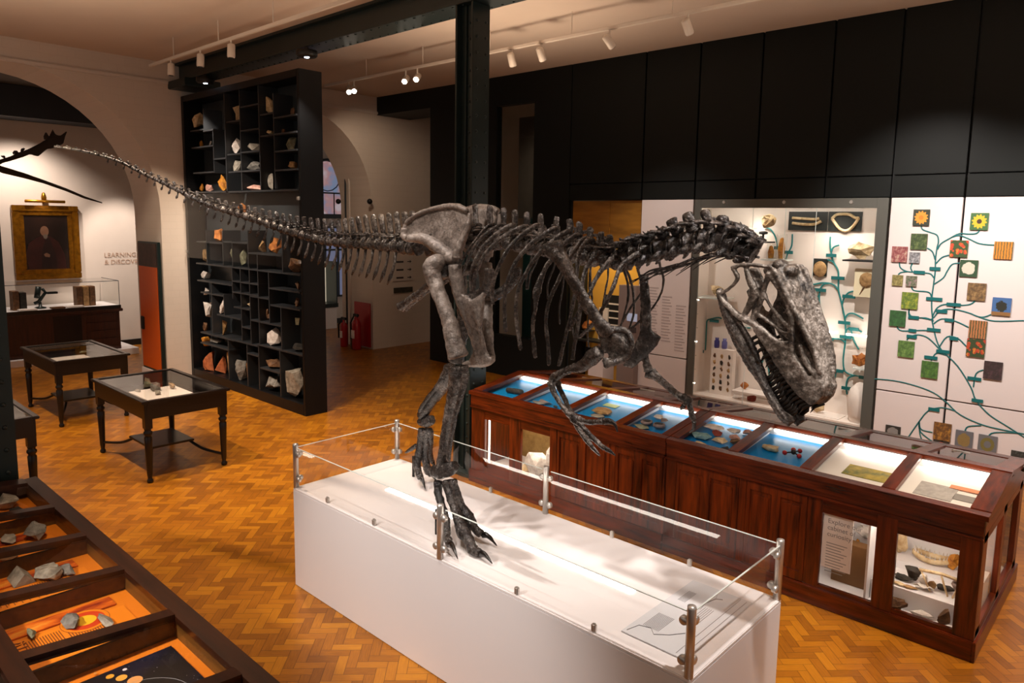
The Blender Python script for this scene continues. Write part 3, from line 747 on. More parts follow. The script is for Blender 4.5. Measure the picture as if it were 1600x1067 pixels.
# shoulders
SCP = [(808, 300), (850, 275), (915, 268), (935, 330), (990, 450), (1045, 560), (1110, 680), (1150, 740), (1185, 770), (1275, 758), (1312, 810), (1305, 880), (1270, 930), (1210, 955), (1150, 968), (1142, 940), (1160, 915), (1140, 870), (1125, 790), (1060, 690), (1000, 590), (925, 460), (860, 375), (812, 335)]
so = [-.31 if x < 1100 else -.27 if x < 1200 else -.2 for x, y in SCP]
plate('shoulder_blade', SCP, so, .035, 'bone', vox=.01, mirror=False)
SCL = [(1000, 428), (1012, 430), (1016, 480), (1017, 518), (1033, 527), (1026, 541), (1008, 560), (988, 577), (974, 572), (988, 548), (1001, 522), (1003, 480)]
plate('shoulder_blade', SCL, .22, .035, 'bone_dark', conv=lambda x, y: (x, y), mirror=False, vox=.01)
bone('shoulder_blade_ridge', [S(*zb(*q), o_) for q, o_ in (((870, 320), -.325), ((960, 450), -.325), ((1040, 590), -.325), ((1120, 720), -.31), ((1180, 800), -.27))], [8, 8, 9, 11, 15], 'bone', flat=.6, n=4)
bone('coracoid_rim', [S(*zb(*q), o_) for q, o_ in (((1185, 772), -.27), ((1270, 770), -.22), ((1305, 820), -.21), ((1298, 880), -.21), ((1265, 930), -.22), ((1205, 952), -.25), ((1150, 965), -.27))], [6, 5, 5, 5, 5, 6, 7], 'bone', n=4)
# arms
RA, LA = -.29, .26
leg([z3(262, 612), z3(225, 640), z3(190, 672), z3(130, 692), z3(85, 712), z3(60, 738)], [12, 13, 10, 7, 7, 9], RA, 'upper_arm_bone', 'bone', n=4, jit=.006)
leg([z3(50, 735), z3(70, 790), z3(105, 845), z3(140, 885)], [7, 4.5, 4, 6], RA-.03, 'forearm_bone', 'bone', n=4)
leg([z3(78, 735), z3(98, 780), z3(125, 840), z3(150, 882)], [6.5, 4, 4, 5.5], RA+.03, 'forearm_bone', 'bone', n=4)
leg([z3(135, 880), z3(155, 895), z3(172, 905)], [6, 8.5, 6], RA, 'wrist', 'bone_dark', n=4, jit=.006)
def finger(pts, rads, off, claw):
    o = leg(pts, rads, off, 'finger', 'bone', n=3, jit=.003)
    a_ = [S(*q, off) for q in claw]
    MB().tube(spline(a_, 4), lerps([.019, .017, .011, .003][:len(claw)] if len(claw) == 4 else [.016, .011, .003], 4), 8, .6).build('claw', 'bone_dark', o, True)
finger([z3(168, 895), z3(195, 905), z3(222, 908), z3(250, 908), z3(275, 905)], [6, 4.5, 5, 4.5, 5.5], RA-.03, [z3(275, 905), z3(300, 905), z3(322, 918), z3(333, 950)])
finger([z3(165, 905), z3(192, 935), z3(222, 968), z3(258, 1000), z3(285, 1020)], [6, 4, 4.8, 4, 4], RA, [z3(285, 1020), z3(305, 1032), z3(325, 1048)])
finger([z3(155, 910), z3(175, 945), z3(200, 978), z3(225, 1010)], [5, 3.5, 4, 3.4], RA+.04, [z3(225, 1010), z3(245, 1032), z3(261, 1050)])
leg([z3(428, 590), z3(440, 625), z3(452, 660), z3(462, 700)], [9, 8, 6.5, 9], LA, 'upper_arm_bone', 'bone', n=4, jit=.006)
leg([z3(452, 705), z3(490, 722), z3(530, 752), z3(570, 785), z3(605, 812)], [8, 5.5, 5, 5, 6], LA, 'forearm_bone', 'bone', n=4)
leg([z3(478, 690), z3(510, 722), z3(550, 758), z3(600, 805)], [5, 3.5, 3.5, 4.5], LA+.05, 'forearm_bone', 'bone', n=4)
leg([z3(600, 800), z3(622, 815), z3(640, 825)], [6, 8, 5], LA, 'wrist', 'bone_dark', n=4)
finger([z3(625, 820), z3(636, 850), z3(645, 880), z3(652, 905)], [6, 4.5, 5, 4.5], LA, [z3(652, 905), z3(650, 935), z3(632, 952)])
finger([z3(618, 822), z3(610, 840)], [4, 3], LA-.05, [z3(610, 840), z3(600, 850), z3(595, 858)])
# ------------------------------------------------------------------ skull
YK = 3.355
A0, A1 = Vector((1150, 405)), Vector((1282, 640))
def kw(q):
    v = Vector(q)-A0; d = A1-A0; s_ = max(0, min(1, v.dot(d)/d.dot(d))); return .13*(1-s_)+.036*s_
PSI = math.radians(24)                      # the head is turned a little towards the viewer's side
LAT = Vector((math.sin(PSI), math.cos(PSI), 0))
def K(x, y, sg=-1, k=1., wide=1.):
    q = z4(x, y); h = kw(q); p = ony(q[0], q[1], YK-h)
    return p+LAT*h*(1-k) if sg < 0 else p+LAT*h*(1+k)*wide
BARS = [([(468, 318), (520, 302), (580, 305), (650, 312)], [13, 13, 12, 12]), ([(475, 318), (498, 360), (470, 400), (430, 425), (404, 420)], [14, 13, 10, 11, 13]),
        ([(404, 422), (436, 468), (500, 530), (560, 562), (620, 605)], [13, 15, 20, 22, 18]), ([(535, 318), (552, 370), (572, 425), (548, 490), (525, 530)], [14, 22, 25, 20, 14]),
        ([(640, 335), (622, 390), (610, 440), (592, 495), (565, 545)], [18, 15, 14, 16, 18]), ([(620, 430), (640, 480), (690, 545), (730, 590), (745, 640)], [9, 9, 12, 12, 14]),
        ([(655, 318), (700, 400), (750, 500), (800, 600), (846, 700), (868, 790)], [16, 18, 18, 17, 15, 14]), ([(640, 350), (680, 410), (712, 470), (735, 540), (745, 640)], [13, 12, 12, 14, 16]),
        ([(620, 605), (660, 640), (700, 655), (745, 650)], [18, 17, 14, 12]), ([(745, 630), (738, 690), (750, 740)], [15, 18, 20]), ([(775, 660), (800, 730), (845, 800), (872, 835)], [14, 15, 14, 12]),
        ([(690, 440), (720, 500), (700, 520)], [7, 8, 6]), ([(560, 555), (590, 530), (640, 560), (690, 600), (720, 610)], [10, 11, 11, 10, 9])]
MAXI = [(572, 566), (640, 622), (700, 650), (745, 690), (775, 740), (815, 800), (868, 830), (893, 850), (882, 895), (852, 926), (822, 934), (772, 892), (722, 832), (680, 772), (640, 704), (602, 645), (570, 600)]
mb = MB()
for sg in (-1, 1):
    for path, rr in BARS:
        P = spline([K(*q, sg, 1., .8) for q in path], 4); R = [.82*r/2.882*mpp(p) for r, p in zip(lerps(rr, 4), P)]
        mb.tube(P, R, 8)
    ps = [K(*q, sg, 1., .8) for q in MAXI]
    inw = Vector((0, .035*-sg, 0))
    mb.prism([p+inw*-.3 for p in ps], inw)
RD = [(640, 320), (700, 400), (750, 500), (800, 600), (846, 700), (872, 790), (892, 850), (880, 900), (830, 930)]
rr_ = [K(*q, -1) for q in RD]; ll = [K(*q, 1, 1., .8) for q in RD]
for i in range(len(RD)-1):                 # the skull roof across both ridges
    d = Vector((-.018, 0, -.012))
    mb.hull([rr_[i], rr_[i+1], ll[i], ll[i+1], rr_[i]+d, rr_[i+1]+d, ll[i]+d, ll[i+1]+d])
for q, r in (((600, 305), .036), ((560, 330), .036), ((650, 330), .036)):   # braincase
    c = K(*q, -1, 0.); mb.ball(c, r, 2, (1, 1.5, .8))
for sg in (-1, 1):                         # quadrate, antorbital wall and palate inside the bars
    for poly, k_ in (([(520, 320), (560, 315), (590, 380), (585, 450), (555, 520), (530, 540), (545, 450), (530, 380)], .7), ([(645, 470), (700, 540), (735, 600), (735, 640), (690, 640), (640, 590), (615, 540)], .55), ([(760, 660), (800, 700), (850, 800), (800, 800), (760, 740)], .6)):
        ps = [K(*q, sg, k_) for q in poly]; mb.prism(ps, (0, .018*-sg, 0))
cr = relief(remesh(mb.build('cranium', 'bone_skull', sk, True), .006, 1), 0, .006, .004)
MAND = [(392, 416), (408, 404), (432, 440), (448, 492), (505, 565), (555, 645), (595, 745), (628, 832), (662, 892), (702, 958), (742, 985), (752, 1008), (722, 1032), (680, 1002), (632, 925), (590, 842), (530, 762), (470, 655), (428, 560), (404, 482)]
for sg in (-1, 1):
    mb = MB(); ps = [K(*q, sg, .95) for q in MAND]; inw = Vector((0, .03*-sg, 0))
    mb.prism(ps, inw)
    for path, rr in (([(410, 430), (440, 520), (500, 640), (560, 740), (630, 880), (700, 985), (735, 1010)], [11, 15, 18, 16, 13, 12, 10]), ([(440, 480), (520, 600), (590, 740)], [7, 9, 8])):
        P = spline([K(*q, sg, .95) for q in path], 4); mb.tube(P, [r/2.882*mpp(p) for r, p in zip(lerps(rr, 4), P)], 8)
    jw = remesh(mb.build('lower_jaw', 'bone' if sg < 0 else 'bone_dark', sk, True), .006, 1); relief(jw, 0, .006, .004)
    E_ = spline([K(*q, sg, .93) for q in ((622, 822), (662, 890), (702, 956), (744, 988))], 4)
    for i in range(12):
        p = E_[i]+Vector((0, -sg*.012, 0)); L = .042+.022*random.random()
        MB().tube([p-Vector((.006, 0, -.002)), p+Vector((.4, 0, .5))*L, p+Vector((.58, 0, 1.05))*L], [.011, .009, .001], 7, .7).build('tooth', 'tooth', jw, True)
    E_ = spline([K(*q, sg, .95) for q in ((588, 622), (640, 706), (690, 785), (735, 845), (778, 896), (824, 934))], 3)
    for i in range(16):
        p = E_[i]+Vector((0, -sg*.012, 0)); L = .040+.022*random.random()
        MB().tube([p+Vector((.006, 0, .006)), p+Vector((-.62, 0, -.35))*L, p+Vector((-.95, 0, -.95))*L], [.011, .0085, .001], 7, .7).build('tooth', 'tooth', cr, True)
# ================================================================== TABLE CASES WITH GLAZED TOPS
def rockmat(name, c1, c2, rough=.7, scale=14, b=.6):
    t = NT(name); v = t.coord('Object'); f = t.noise(v, scale, 6, .65)
    t.base(t.ramp(f, [(.36, srgb(c2)), (.62, srgb(c1))])); t.set(rough, 0, .4); t.bump(t.noise(v, scale*2.5, 5, .6), b, .006); M[name] = t.m
for a in (('rk_white', '#e6ded6', '#b9aca2'), ('rk_cream', '#dcc6a0', '#b08f62'), ('rk_grey', '#8b8780', '#55514c'), ('rk_dark', '#3c3833', '#1c1a18'), ('rk_pink', '#d3a797', '#a57668'), ('rk_tan', '#bb9362', '#80603a'),
          ('rk_brown', '#7a5535', '#452c1a'), ('rk_amber', '#c9892a', '#8a4f12'), ('rk_orange', '#c27a38', '#8a4a1c'), ('rk_olive', '#8c8b72', '#56533f'), ('rk_green', '#8fb0ae', '#4f6f70'), ('rk_red', '#a44a3a', '#6d261d'),
          ('rk_terra', '#b5683d', '#8c4826'), ('rk_purple', '#9d8a86', '#6a5a58'), ('rk_stone', '#a79f92', '#6e675c')): rockmat(*a)
rockmat('rk_photo', '#b8975a', '#86683a', .6, 4)
def rock_mb(c, sx, sy, sz, seed, n=16, kind='chunk', rough=.12):
    """c is the bottom centre"""
    rnd = random.Random(seed); mb = MB(); c = Vector(c); pts = []
    for i in range(n):
        z = rnd.uniform(-1, 1); a = rnd.uniform(0, 2*PI); r = math.sqrt(1-z*z); p = Vector((r*math.cos(a), r*math.sin(a), z))
        if kind == 'slab': p = Vector([max(-1, min(1, q*1.6)) for q in p])
        pts.append(p*rnd.uniform(.85, 1.1))
    zs = [p.z for p in pts]; lo, hi = min(zs), max(zs); mx = max(abs(p.x) for p in pts); my = max(abs(p.y) for p in pts)
    mb.hull([c+Vector((p.x/mx*sx/2, p.y/my*sy/2, (p.z-lo)/(hi-lo)*sz)) for p in pts])
    es = list(mb.bm.edges); bmesh.ops.subdivide_edges(mb.bm, edges=es, cuts=1)
    s_ = min(sx, sy, sz)
    for v in mb.bm.verts:
        d = Vector(noise.noise_vector((v.co-c)*(2.2/s_)+Vector((seed, 0, 0))))*s_*rough
        if v.co.z-c.z < s_*.1: d.z = 0
        v.co += d; v.co.z = max(v.co.z, c.z)
    return mb
def rock(name, c, sx, sy, sz, seed, material, label, cat, group=None, smooth=False, **k):
    o = rock_mb(c, sx, sy, sz, seed, **k).build(name, material, None, smooth); return tag(o, label, cat, group)
def board(mb, p, q, wv, t):       # plank from p to q, half width vector wv, thickness vector t
    p, q, wv, t = map(Vector, (p, q, wv, t)); mb.prism([p-wv, q-wv, q+wv, p+wv], t)
def case(name, x0, x1, yf, yr, bars, zf, zr, label, trays, lit, woods=('mahogany', 'mahogany_up', 'mahogany_side'), ends=(.02, .02), back=True, zt=.97):
    """yf: front edge in y, yr: ridge in y; bars: x positions of the glazing bars between the panes"""
    s = 1 if yr > yf else -1; W, WU, WS = woods
    yb = 2*yr-yf if back else yr
    t = thing(name, ((x0+x1)/2, (yf+yb)/2, 0), label, 'display case'); 
    xs = [x0]+list(bars)+[x1]; dn = Vector((0, 0, -.035))
    def zt_(y): return zf+(zr-zf)*min(abs(y-yf)/abs(yr-yf), 1) if abs(y-yf) <= abs(yr-yf) else zr-(zr-zf)*(abs(y-yr)/abs(yr-yf))
    mb = MB(); board(mb, (x0-ends[0], yf+s*.015, zf), (x1+ends[1], yf+s*.015, zf), (0, .04, .003), dn); mb.build('front_rail', W, t)
    mb = MB(); board(mb, (x0-ends[0], yr, zr), (x1+ends[1], yr, zr), (0, .04, 0), dn); mb.build('ridge_rail', W, t)
    if back: mb = MB(); board(mb, (x0-ends[0], yb-s*.03, zf), (x1+ends[1], yb-s*.015, zf), (0, .04, 0), dn); mb.build('back_rail', W, t)
    ylist = [(yf+s*.055, yr-s*.04)]+([(yr+s*.04, yb-s*.055)] if back else [])
    for i, x in enumerate(xs):
        hw = (.045 if lit else .034) if 0 < i < len(xs)-1 else .06
        cx_ = x if 0 < i < len(xs)-1 else (x+.04 if i == 0 else x-.04)
        if (i == 0 and not ends[0]) or (i == len(xs)-1 and not ends[1]): hw = .0398
        for ya, yb_ in ylist:
            mb = MB(); board(mb, (cx_, ya, zt_(ya)), (cx_, yb_, zt_(yb_)), (hw, 0, 0), dn); mb.build('glazing_bar', WS, t)
    for i in range(len(xs)-1):
        for ya, yb_ in ylist:
            a, b = xs[i]+.04, xs[i+1]-.04; e = Vector((0, 0, -.012))
            MB().quad(Vector((a, ya, zt_(ya)))+e, Vector((b, ya, zt_(ya)))+e, Vector((b, yb_, zt_(yb_)))+e, Vector((a, yb_, zt_(yb_)))+e).build('glass_pane', 'case_glass', t)
        m_ = trays[i]
        lo, hi = sorted((yf+s*.05, yr-s*.035))
        if lit:
            MB().prism([(xs[i]+.01, lo, TZ(lo)), (xs[i]+.01, hi, TZ(hi)), (xs[i]+.01, hi, TZ(hi)-.012), (xs[i]+.01, lo, TZ(lo)-.012)], (xs[i+1]-xs[i]-.02, 0, 0)).build('tray', m_, t)
        else: MB().box(xs[i]+.01, xs[i+1]-.01, lo, hi, zt-.012, zt).build('tray', m_, t)
        if lit:
            hb = sorted((yr-s*.035, yr-s*.045))
            MB().box(xs[i]+.01, xs[i+1]-.01, *hb, zr-.1, zr-.04).build('tray_back', 'white_tray', t)
            hb = sorted((yr-s*.045, yr-s*.075))
            MB().box(xs[i]+.06, xs[i+1]-.06, *hb, zr-.055, zr-.042).build('light_strip', 'led_tray', t)
    if lit:
        for i, x in enumerate(xs):
            lo, hi = sorted((yf+s*.05, yr-s*.035)); o_ = .012 if i == 0 else (-.012 if i == len(xs)-1 else 0)
            MB().prism([(x-.008+o_, lo, TZ(lo)-.01), (x-.008+o_, hi, TZ(hi)-.01), (x-.008+o_, hi, zr-.05), (x-.008+o_, lo, zf-.03)], (.016, 0, 0)).build('tray_divider', 'pale_wood' if i in (0, len(xs)-1) else 'white_tray', t)
    else:
        for i, x in enumerate(xs):
            lo, hi = sorted((yf+s*.05, yr-s*.035)); o_ = .012 if i == 0 else (-.012 if i == len(xs)-1 else 0)
            MB().box(x-.008+o_, x+.008+o_, lo, hi, zt, zf-.03).build('tray_divider', 'old_oak', t)
        lo, hi = sorted((yf+s*.035, yf+s*.05)); MB().box(x0, x1, lo, hi, zt, zf-.03).build('tray_front', 'old_oak', t)
        lo, hi = sorted((yr-s*.035, yr-s*.05)); MB().box(x0, x1, lo, hi, zt, zr-.04).build('tray_back', 'old_oak', t)
    return t, yb
emit('led_case', '#fff0dc', 30.)
YF, YR_, ZF, ZR = 5.39, 6.17, 1.015, 1.12
def TZ(y): return .945+.085*(y-YF)/(YR_-YF)        # the lit trays slope with the glass
bx = [onz(*q, ZF).x for q in ((806, 624), (881, 642), (966, 662.7))]; xm = -3.27
cx2 = [onz(*q, ZF).x for q in ((1144.5, 706), (1257.5, 733.5), (1389, 762.7))]
xm = onz(1045, 683, ZF).x
c1, yb1 = case('display_case', -5.56, xm-.004, YF, YR_, bx, ZF, ZR, 'reddish mahogany table case beside the iron column, with lit blue trays of large rocks', ['blue_tray']*4, True, ends=(.02, 0))
c2, yb2 = case('display_case', xm+.004, -.79, YF, YR_, cx2, ZF, ZR, 'dark mahogany table case at the right with shells and skulls behind its two lower windows', ['blue_tray', 'blue_tray', 'white_tray', 'white_tray'], True, ends=(0, .02))
def front_piece(mb, xa, xb, za, zb_, y=YF, d=.03): mb.box(xa, xb, y, y+d, za, zb_, .003)
def cabinet_front(t, x0, x1, wins, doors, first):
    """frame-and-panel front: windows and panelled doors given by x ranges"""
    MB().box(x0, x1, YF-.015, YF+.03, .86, .98, .004).build('frieze', 'mahogany', t)
    MB().box(x0, x1, YF-.03, YF+.03, .835, .86, .008).build('moulding', 'mahogany', t)
    MB().box(x0, x1, YF-.02, YF+.04, 0, .14, .006).build('skirting', 'mahogany', t)
    ed = sorted([e for w_ in wins+doors for e in w_[:2]])
    edges = [x0]+ed+[x1]
    for i in range(0, len(edges), 2):
        MB().box(edges[i], edges[i+1], YF, YF+.035, .14, .835, .003).build('stile', 'mahogany_up', t)
    for xa, xb, za, zb_ in wins:
        MB().box(xa, xb, YF+.004, YF+.035, .14, za).build('window_rail', 'mahogany', t); MB().box(xa, xb, YF+.004, YF+.035, zb_, .835).build('window_rail', 'mahogany', t)
        MB().quad((xa, YF+.02, za), (xb, YF+.02, za), (xb, YF+.02, zb_), (xa, YF+.02, zb_)).build('glass_pane', 'case_glass', t)
    for xa, xb in doors:
        d = MB().box(xa+.003, xb-.003, YF+.012, YF+.03, .145, .83).build('door', 'mahogany_up', t)
        n_ = 2; w_ = (xb-xa)/n_
        mb = MB()
        for k in range(n_+1):
            c_ = xa+k*w_; a_, b_ = max(c_-.035, xa+.003), min(c_+.035, xb-.003); mb.box(a_, b_, YF-.002, YF+.014, .145, .83, .004)
        mb.box(xa+.003, xb-.003, YF-.001, YF+.014, .145, .22, .004).box(xa+.003, xb-.003, YF-.001, YF+.014, .76, .83, .004)
        mb.build('door_frame', 'mahogany_up', d)
        mb = MB()
        for k in range(n_): mb.box(xa+k*w_+.06, xa+(k+1)*w_-.06, YF+.002, YF+.012, .25, .73, .008)
        mb.build('raised_panel', 'mahogany_up', d)
    MB().box(x0, x1, yb1-.03, yb1, 0, .98).build('back_panel', 'mahogany', t)
    MB().box(x0+.01, x1-.01, YF+.04, yb1-.03, .1, .13).build('case_floor', 'white_paint', t)
    MB().box(x0+.01, x1-.01, YR_-.03, YR_-.01, .13, .84).build('inner_wall', 'rk_photo' if first else 'white_paint', t)
    MB().box(x0+.01, x1-.01, YF+.04, yb1-.03, .835, .85).build('tray_deck', 'white_paint', t)
def wx(px, py): p = ony(px, py, YF); return p
w1 = (wx(757, 655).x, wx(796, 664).x, .26, wx(757, 655).z); w2 = (wx(813.5, 670).x, wx(859, 683).x, .26, wx(813.5, 670).z)
dd = [wx(870, 690).x, wx(957, 715).x, wx(1036, 730).x]
cabinet_front(c1, -5.56, xm-.004, [w1, w2], [(dd[0], dd[1]-.03), (dd[1]+.03, dd[2])], True)
w3 = (wx(1285, 801).x, wx(1370, 822).x, wx(1274, 912).z, wx(1285, 801).z); w4 = (wx(1402, 834).x, wx(1499.5, 858).x, wx(1391, 951.5).z, wx(1402, 834).z)
dm = [wx(1056, 740).x, wx(1160, 770).x, wx(1262, 795).x]
cabinet_front(c2, xm+.004, -.79, [w3, w4], [(dm[0], dm[1]-.03), (dm[1]+.03, dm[2])], False)
# ends of the two units
MB().box(-5.56, -5.55, YF+.03, yb1-.03, .14, .86).build('end_panel', 'mahogany_up', c1)
for t, X, sg in ((c1, -5.56, -1), (c2, -.79, 1)):      # the gable that follows the slope
    a = X if sg < 0 else X-.03
    MB().prism([(a, YF, .86), (a, yb1, .86), (a, yb1, .985), (a, YR_, 1.045), (a, YF, .985)], (.03, 0, 0)).build('gable', 'mahogany_side', t)
    lo, hi = sorted((X, X+sg*.018))
    MB().box(lo, hi, YF-.02, yb1+.02, 0, .14, .004).build('skirting', 'mahogany_side', t)
for ya, yb_ in ((YF+.035, YF+.16), (YR_-.06, YR_+.06), (yb1-.16, yb1-.03)):
    MB().box(-.825, -.79, ya, yb_, .14, .86, .003).build('stile', 'mahogany_up', c2)
MB().box(-.825, -.79, YF+.035, yb1-.03, .14, .2, .003).box(-.825, -.79, YF+.035, yb1-.03, .8, .86, .003).build('end_rail', 'mahogany_side', c2)
for ya, yb_ in ((YF+.16, YR_-.06), (YR_+.06, yb1-.16)):
    MB().quad((-.81, ya, .2), (-.81, yb_, .2), (-.81, yb_, .8), (-.81, ya, .8)).build('glass_pane', 'case_glass', c2)
MB().ball((-.77, YR_+.5, 1.02), .03, 2).build('knob', 'black', c2, True)
for xa, xb, t in ((w1[0], w2[1], c1), (w3[0], w4[1], c2)):
    MB().box(xa, xb, YF+.05, YF+.09, .81, .832).build('light_strip', 'led_case', t)
MB().box(w1[0]+.015, w1[0]+.028, YF+.05, YF+.063, .26, .8).build('light_strip', 'led_soft', c1)
for p in (.5, 1.3, 3.4, 4.3):
    mb = MB(); x = -5.56+p; mb.tube([(x, yb1-.25, 1.045), (x+.1, yb1-.12, 1.01)], .008, 6)
    mb.build('stay', 'steel', c1 if x < xm else c2)
# specimens lying in the blue trays
ZT = None
def at(px, py, z=None):
    if z is not None: return onz(px, py, z)
    p = onz(px, py, .98)
    for _ in range(3): p = onz(px, py, TZ(p.y))
    return p
def spec(px, py, w_, d_, h_, m_, label, seed, cat='rock', name='rock', z=ZT, group='specimens in the lit table cases', **k):
    p = at(px, py+1, z)
    if p.y > 3:                               # inside the lit cases: keep clear of the bars and rails
        xs_ = [-5.56]+bx+[xm]+cx2+[-.79]; k_ = max(i for i in range(len(xs_)-1) if xs_[i] < p.x+.02); w_ = w_*1.02
        p.x = min(max(p.x, xs_[k_]+.055+w_/2), xs_[k_+1]-.055-w_/2); p.y = min(max(p.y, YF+.1+d_/2), YR_-.1-d_/2); p.z = TZ(p.y+d_/2)+.002; h_ = min(h_, (ZF+(ZR-ZF)*(p.y-d_/2-YF)/(YR_-YF)-.018-p.z)/.75)
    else:
        p.z += .0085; xs_ = [x0]+nb; k_ = max(i for i in range(len(xs_)-1) if xs_[i] < p.x+.02 or i == 0); h_ = min(h_, .11); w_ = min(w_, xs_[k_+1]-xs_[k_]-.12)
        p.x = min(max(p.x, xs_[k_]+.055+w_/2), xs_[k_+1]-.055-w_/2); p.y = min(p.y, NF-.13-d_/2)
    return rock(name, p, w_, d_, h_*.75, seed, m_, label, cat, group, **k)
p = at(792, 620); o = MB().lathe(p+Vector((-.1, .1, .042)), [(.015, 0), (.028, .01), (.031, .1), (.03, .2), (.02, .215)], 14, (1, .15, 0)).jitter(.004, 20).build('rock', 'rk_dark', None, True)
tag(o, 'dark barrel shaped rock in the first blue tray, nearest the iron column', 'rock', 'specimens in the lit table cases')
spec(853, 631, .2, .12, .08, 'rk_purple', 'brown boat shaped rock slab in the second blue tray', 3, kind='slab', n=12)
spec(838, 630, .26, .14, .035, 'rk_grey', 'low dark grey flat rock behind the second pane from the iron column', 4)
spec(867, 637, .07, .05, .03, 'rk_dark', 'tiny dark chip beside the boat shaped slab', 5)
spec(941, 646, .19, .15, .1, 'rk_tan', 'big tan block of rock in the third blue tray, above the skeleton hand', 6, kind='slab', n=14, rough=.06)
spec(934, 652, .16, .1, .02, 'rk_stone', 'thin pale flake of stone in front of the tan block', 7)
def slope_card(p, w_, d_, m_, label, lift=.003):
    ya, yb_ = p.y-d_/2, p.y+d_/2
    o = MB().prism([(p.x-w_/2, ya, TZ(ya)+lift), (p.x-w_/2, yb_, TZ(yb_)+lift), (p.x-w_/2, yb_, TZ(yb_)+lift+.003), (p.x-w_/2, ya, TZ(ya)+lift+.003)], (w_, 0, 0)).build('printed_card', m_); o.location.z -= LIFT*3; return tag(o, label, 'card')
slope_card(at(955, 634), .16, .08, mat('lime_card', '#b9c98f', .6), 'small pale green card behind the tan block')
for q, r, lab in (((1003, 664), .056, 'left of the two round hollow geodes in the fourth blue tray'), ((1022, 669), .058, 'right, nearer one of the two round hollow geodes in the fourth blue tray')):
    p = at(*q); p.x += .05; p.z += .012; t = thing('geode', p, lab, 'geode', 'specimens in the lit table cases')
    MB().lathe(p, [(.02, 0), (r*.85, r*.12), (r, r*.35), (r*.95, r*.6), (r*.8, r*.7), (r*.68, r*.65)], 14).jitter(.006, 30).build('shell', 'rk_purple', t, True)
    MB().lathe(p+Vector((0, 0, r*.25)), [(.005, 0), (r*.5, r*.15), (r*.66, r*.25), (r*.7, r*.41), (r*.69, r*.42)], 12).jitter(.005, 60).build('crystal_cavity', 'rk_dark', t)
spec(1029, 655, .13, .08, .09, 'rk_white', 'white crystal chunk behind the two geodes', 8)
spec(1037, 660, .09, .07, .06, 'rk_purple', 'small knobbly purple cluster right of the geodes', 9)
spec(992, 668, .17, .1, .05, 'rk_olive', 'low olive grey rock at the front left of the geodes', 10)
for a in ((1116, 672, .19, .13, .1, 'rk_white', 'large white rough rock at the back of the fifth tray', 11), (1148, 677, .16, .12, .09, 'rk_white', 'white veined rock at the back right of the fifth tray', 12),
          (1097, 685, .18, .12, .09, 'rk_green', 'pale blue green rock at the left of the fifth tray', 13), (1120, 681, .09, .08, .08, 'rk_red', 'small red stone between the blue green and cream rocks', 14),
          (1125, 692, .15, .11, .1, 'rk_cream', 'cream lump in the middle of the fifth tray', 15), (1149, 688, .13, .1, .06, 'rk_pink', 'pinkish wedge of rock at the right of the fifth tray', 16),
          (1092, 694, .13, .06, .03, 'rk_cream', 'narrow cream slab by the front edge of the fifth tray', 17), (1139, 706, .1, .07, .05, 'rk_dark', 'dark spiky cluster at the front of the fifth tray', 18),
          (1158, 696, .12, .09, .08, 'rk_brown', 'reddish brown rock tucked by the bar right of the fifth tray', 19), (1172, 680, .14, .1, .07, 'rk_pink', 'pale pink rock at the right end of the fifth tray', 20)): spec(*a)
o = rock_mb(at(1202, 704), .15, .09, .05, 31, 26, 'slab', .2).build('sponge', 'rk_cream', None, True); tag(o, 'pale yellow sponge in the sixth blue tray beside the ball model', 'sponge', 'specimens in the lit table cases')
p = at(1231, 716); t = thing('molecule_model', p, 'red and black ball and stick molecule model in the sixth blue tray', 'model')
cc = p+Vector((.02, .06, .04)); MB().ball(cc, .022, 2).build('black_ball', 'black', t, True)
for d in ((-.01, .02, .012), (-.06, -.03, -.012), (.06, -.035, -.012), (.02, .08, -.004)):
    q = cc+Vector(d); MB().ball(q, .02, 2).build('red_ball', 'red', t, True); MB().tube([cc, q], .006, 6).build('stick', 'black', t, True)
def card(px, py, w_, d_, m_, label, lift=.003):
    p = at(px, py); xs_ = cx2[1:]+[-.79]; k_ = 0 if p.x < xs_[1] else 1
    p.x = min(max(p.x, xs_[k_]+.05+w_/2), xs_[k_+1]-.05-w_/2)
    p.y = max(p.y, YF+.08+d_/2); return slope_card(p, w_, d_, m_, label, lift)
rockmat('leaf_photo', '#b9a43c', '#5f6a3a', .5, 9, 0)
card(1375, 745, .34, .2, 'leaf_photo', 'yellow green photographic card lying in the seventh, white tray')
card(1462, 768, .24, .24, mat('grey_print', '#b7b4b4', .6, var=.25, scale=30), 'grey printed card at the left of the last white tray')
card(1515, 768, .24, .06, mat('orange_card', '#e5936a', .6), 'narrow orange card in the last white tray', .008)
card(1538, 787, .2, .1, 'print_grey', 'grey photographic card in front of the narrow orange card')
# lower windows: rocks at the left, natural history at the right
for a in ((840, 740, .46, .2, .3, 'rk_white', 'heap of white crystal rock behind the second lower window', 41), (858, 735, .12, .1, .42, 'rk_white', 'tall white crystal spike right of the white crystal heap', 42), (822, 752, .2, .16, .1, 'rk_cream', 'cream rock at the foot of the white crystal heap', 43)):
    p = ony(a[0], a[1], 5.62); rock('crystal', (p.x, p.y, .13), a[2], a[3], a[4]+.1, a[7], a[5], a[6], 'rock', 'specimens behind the lower windows')
X3 = lambda px, py, y: ony(px, py, y)
stp = MB().box(w4[0]-.18, -.84, 5.53, 6.13, .131, .28).build('display_step', 'white_paint', c2)
MB().box(w4[0]-.18, -.84, 5.86, 6.13, .28, .34).build('display_step', 'white_paint', c2)
MB().box(w4[0]-.2, w4[0]-.185, YF+.05, 6.13, .131, .8).build('partition', 'white_paint', c2)
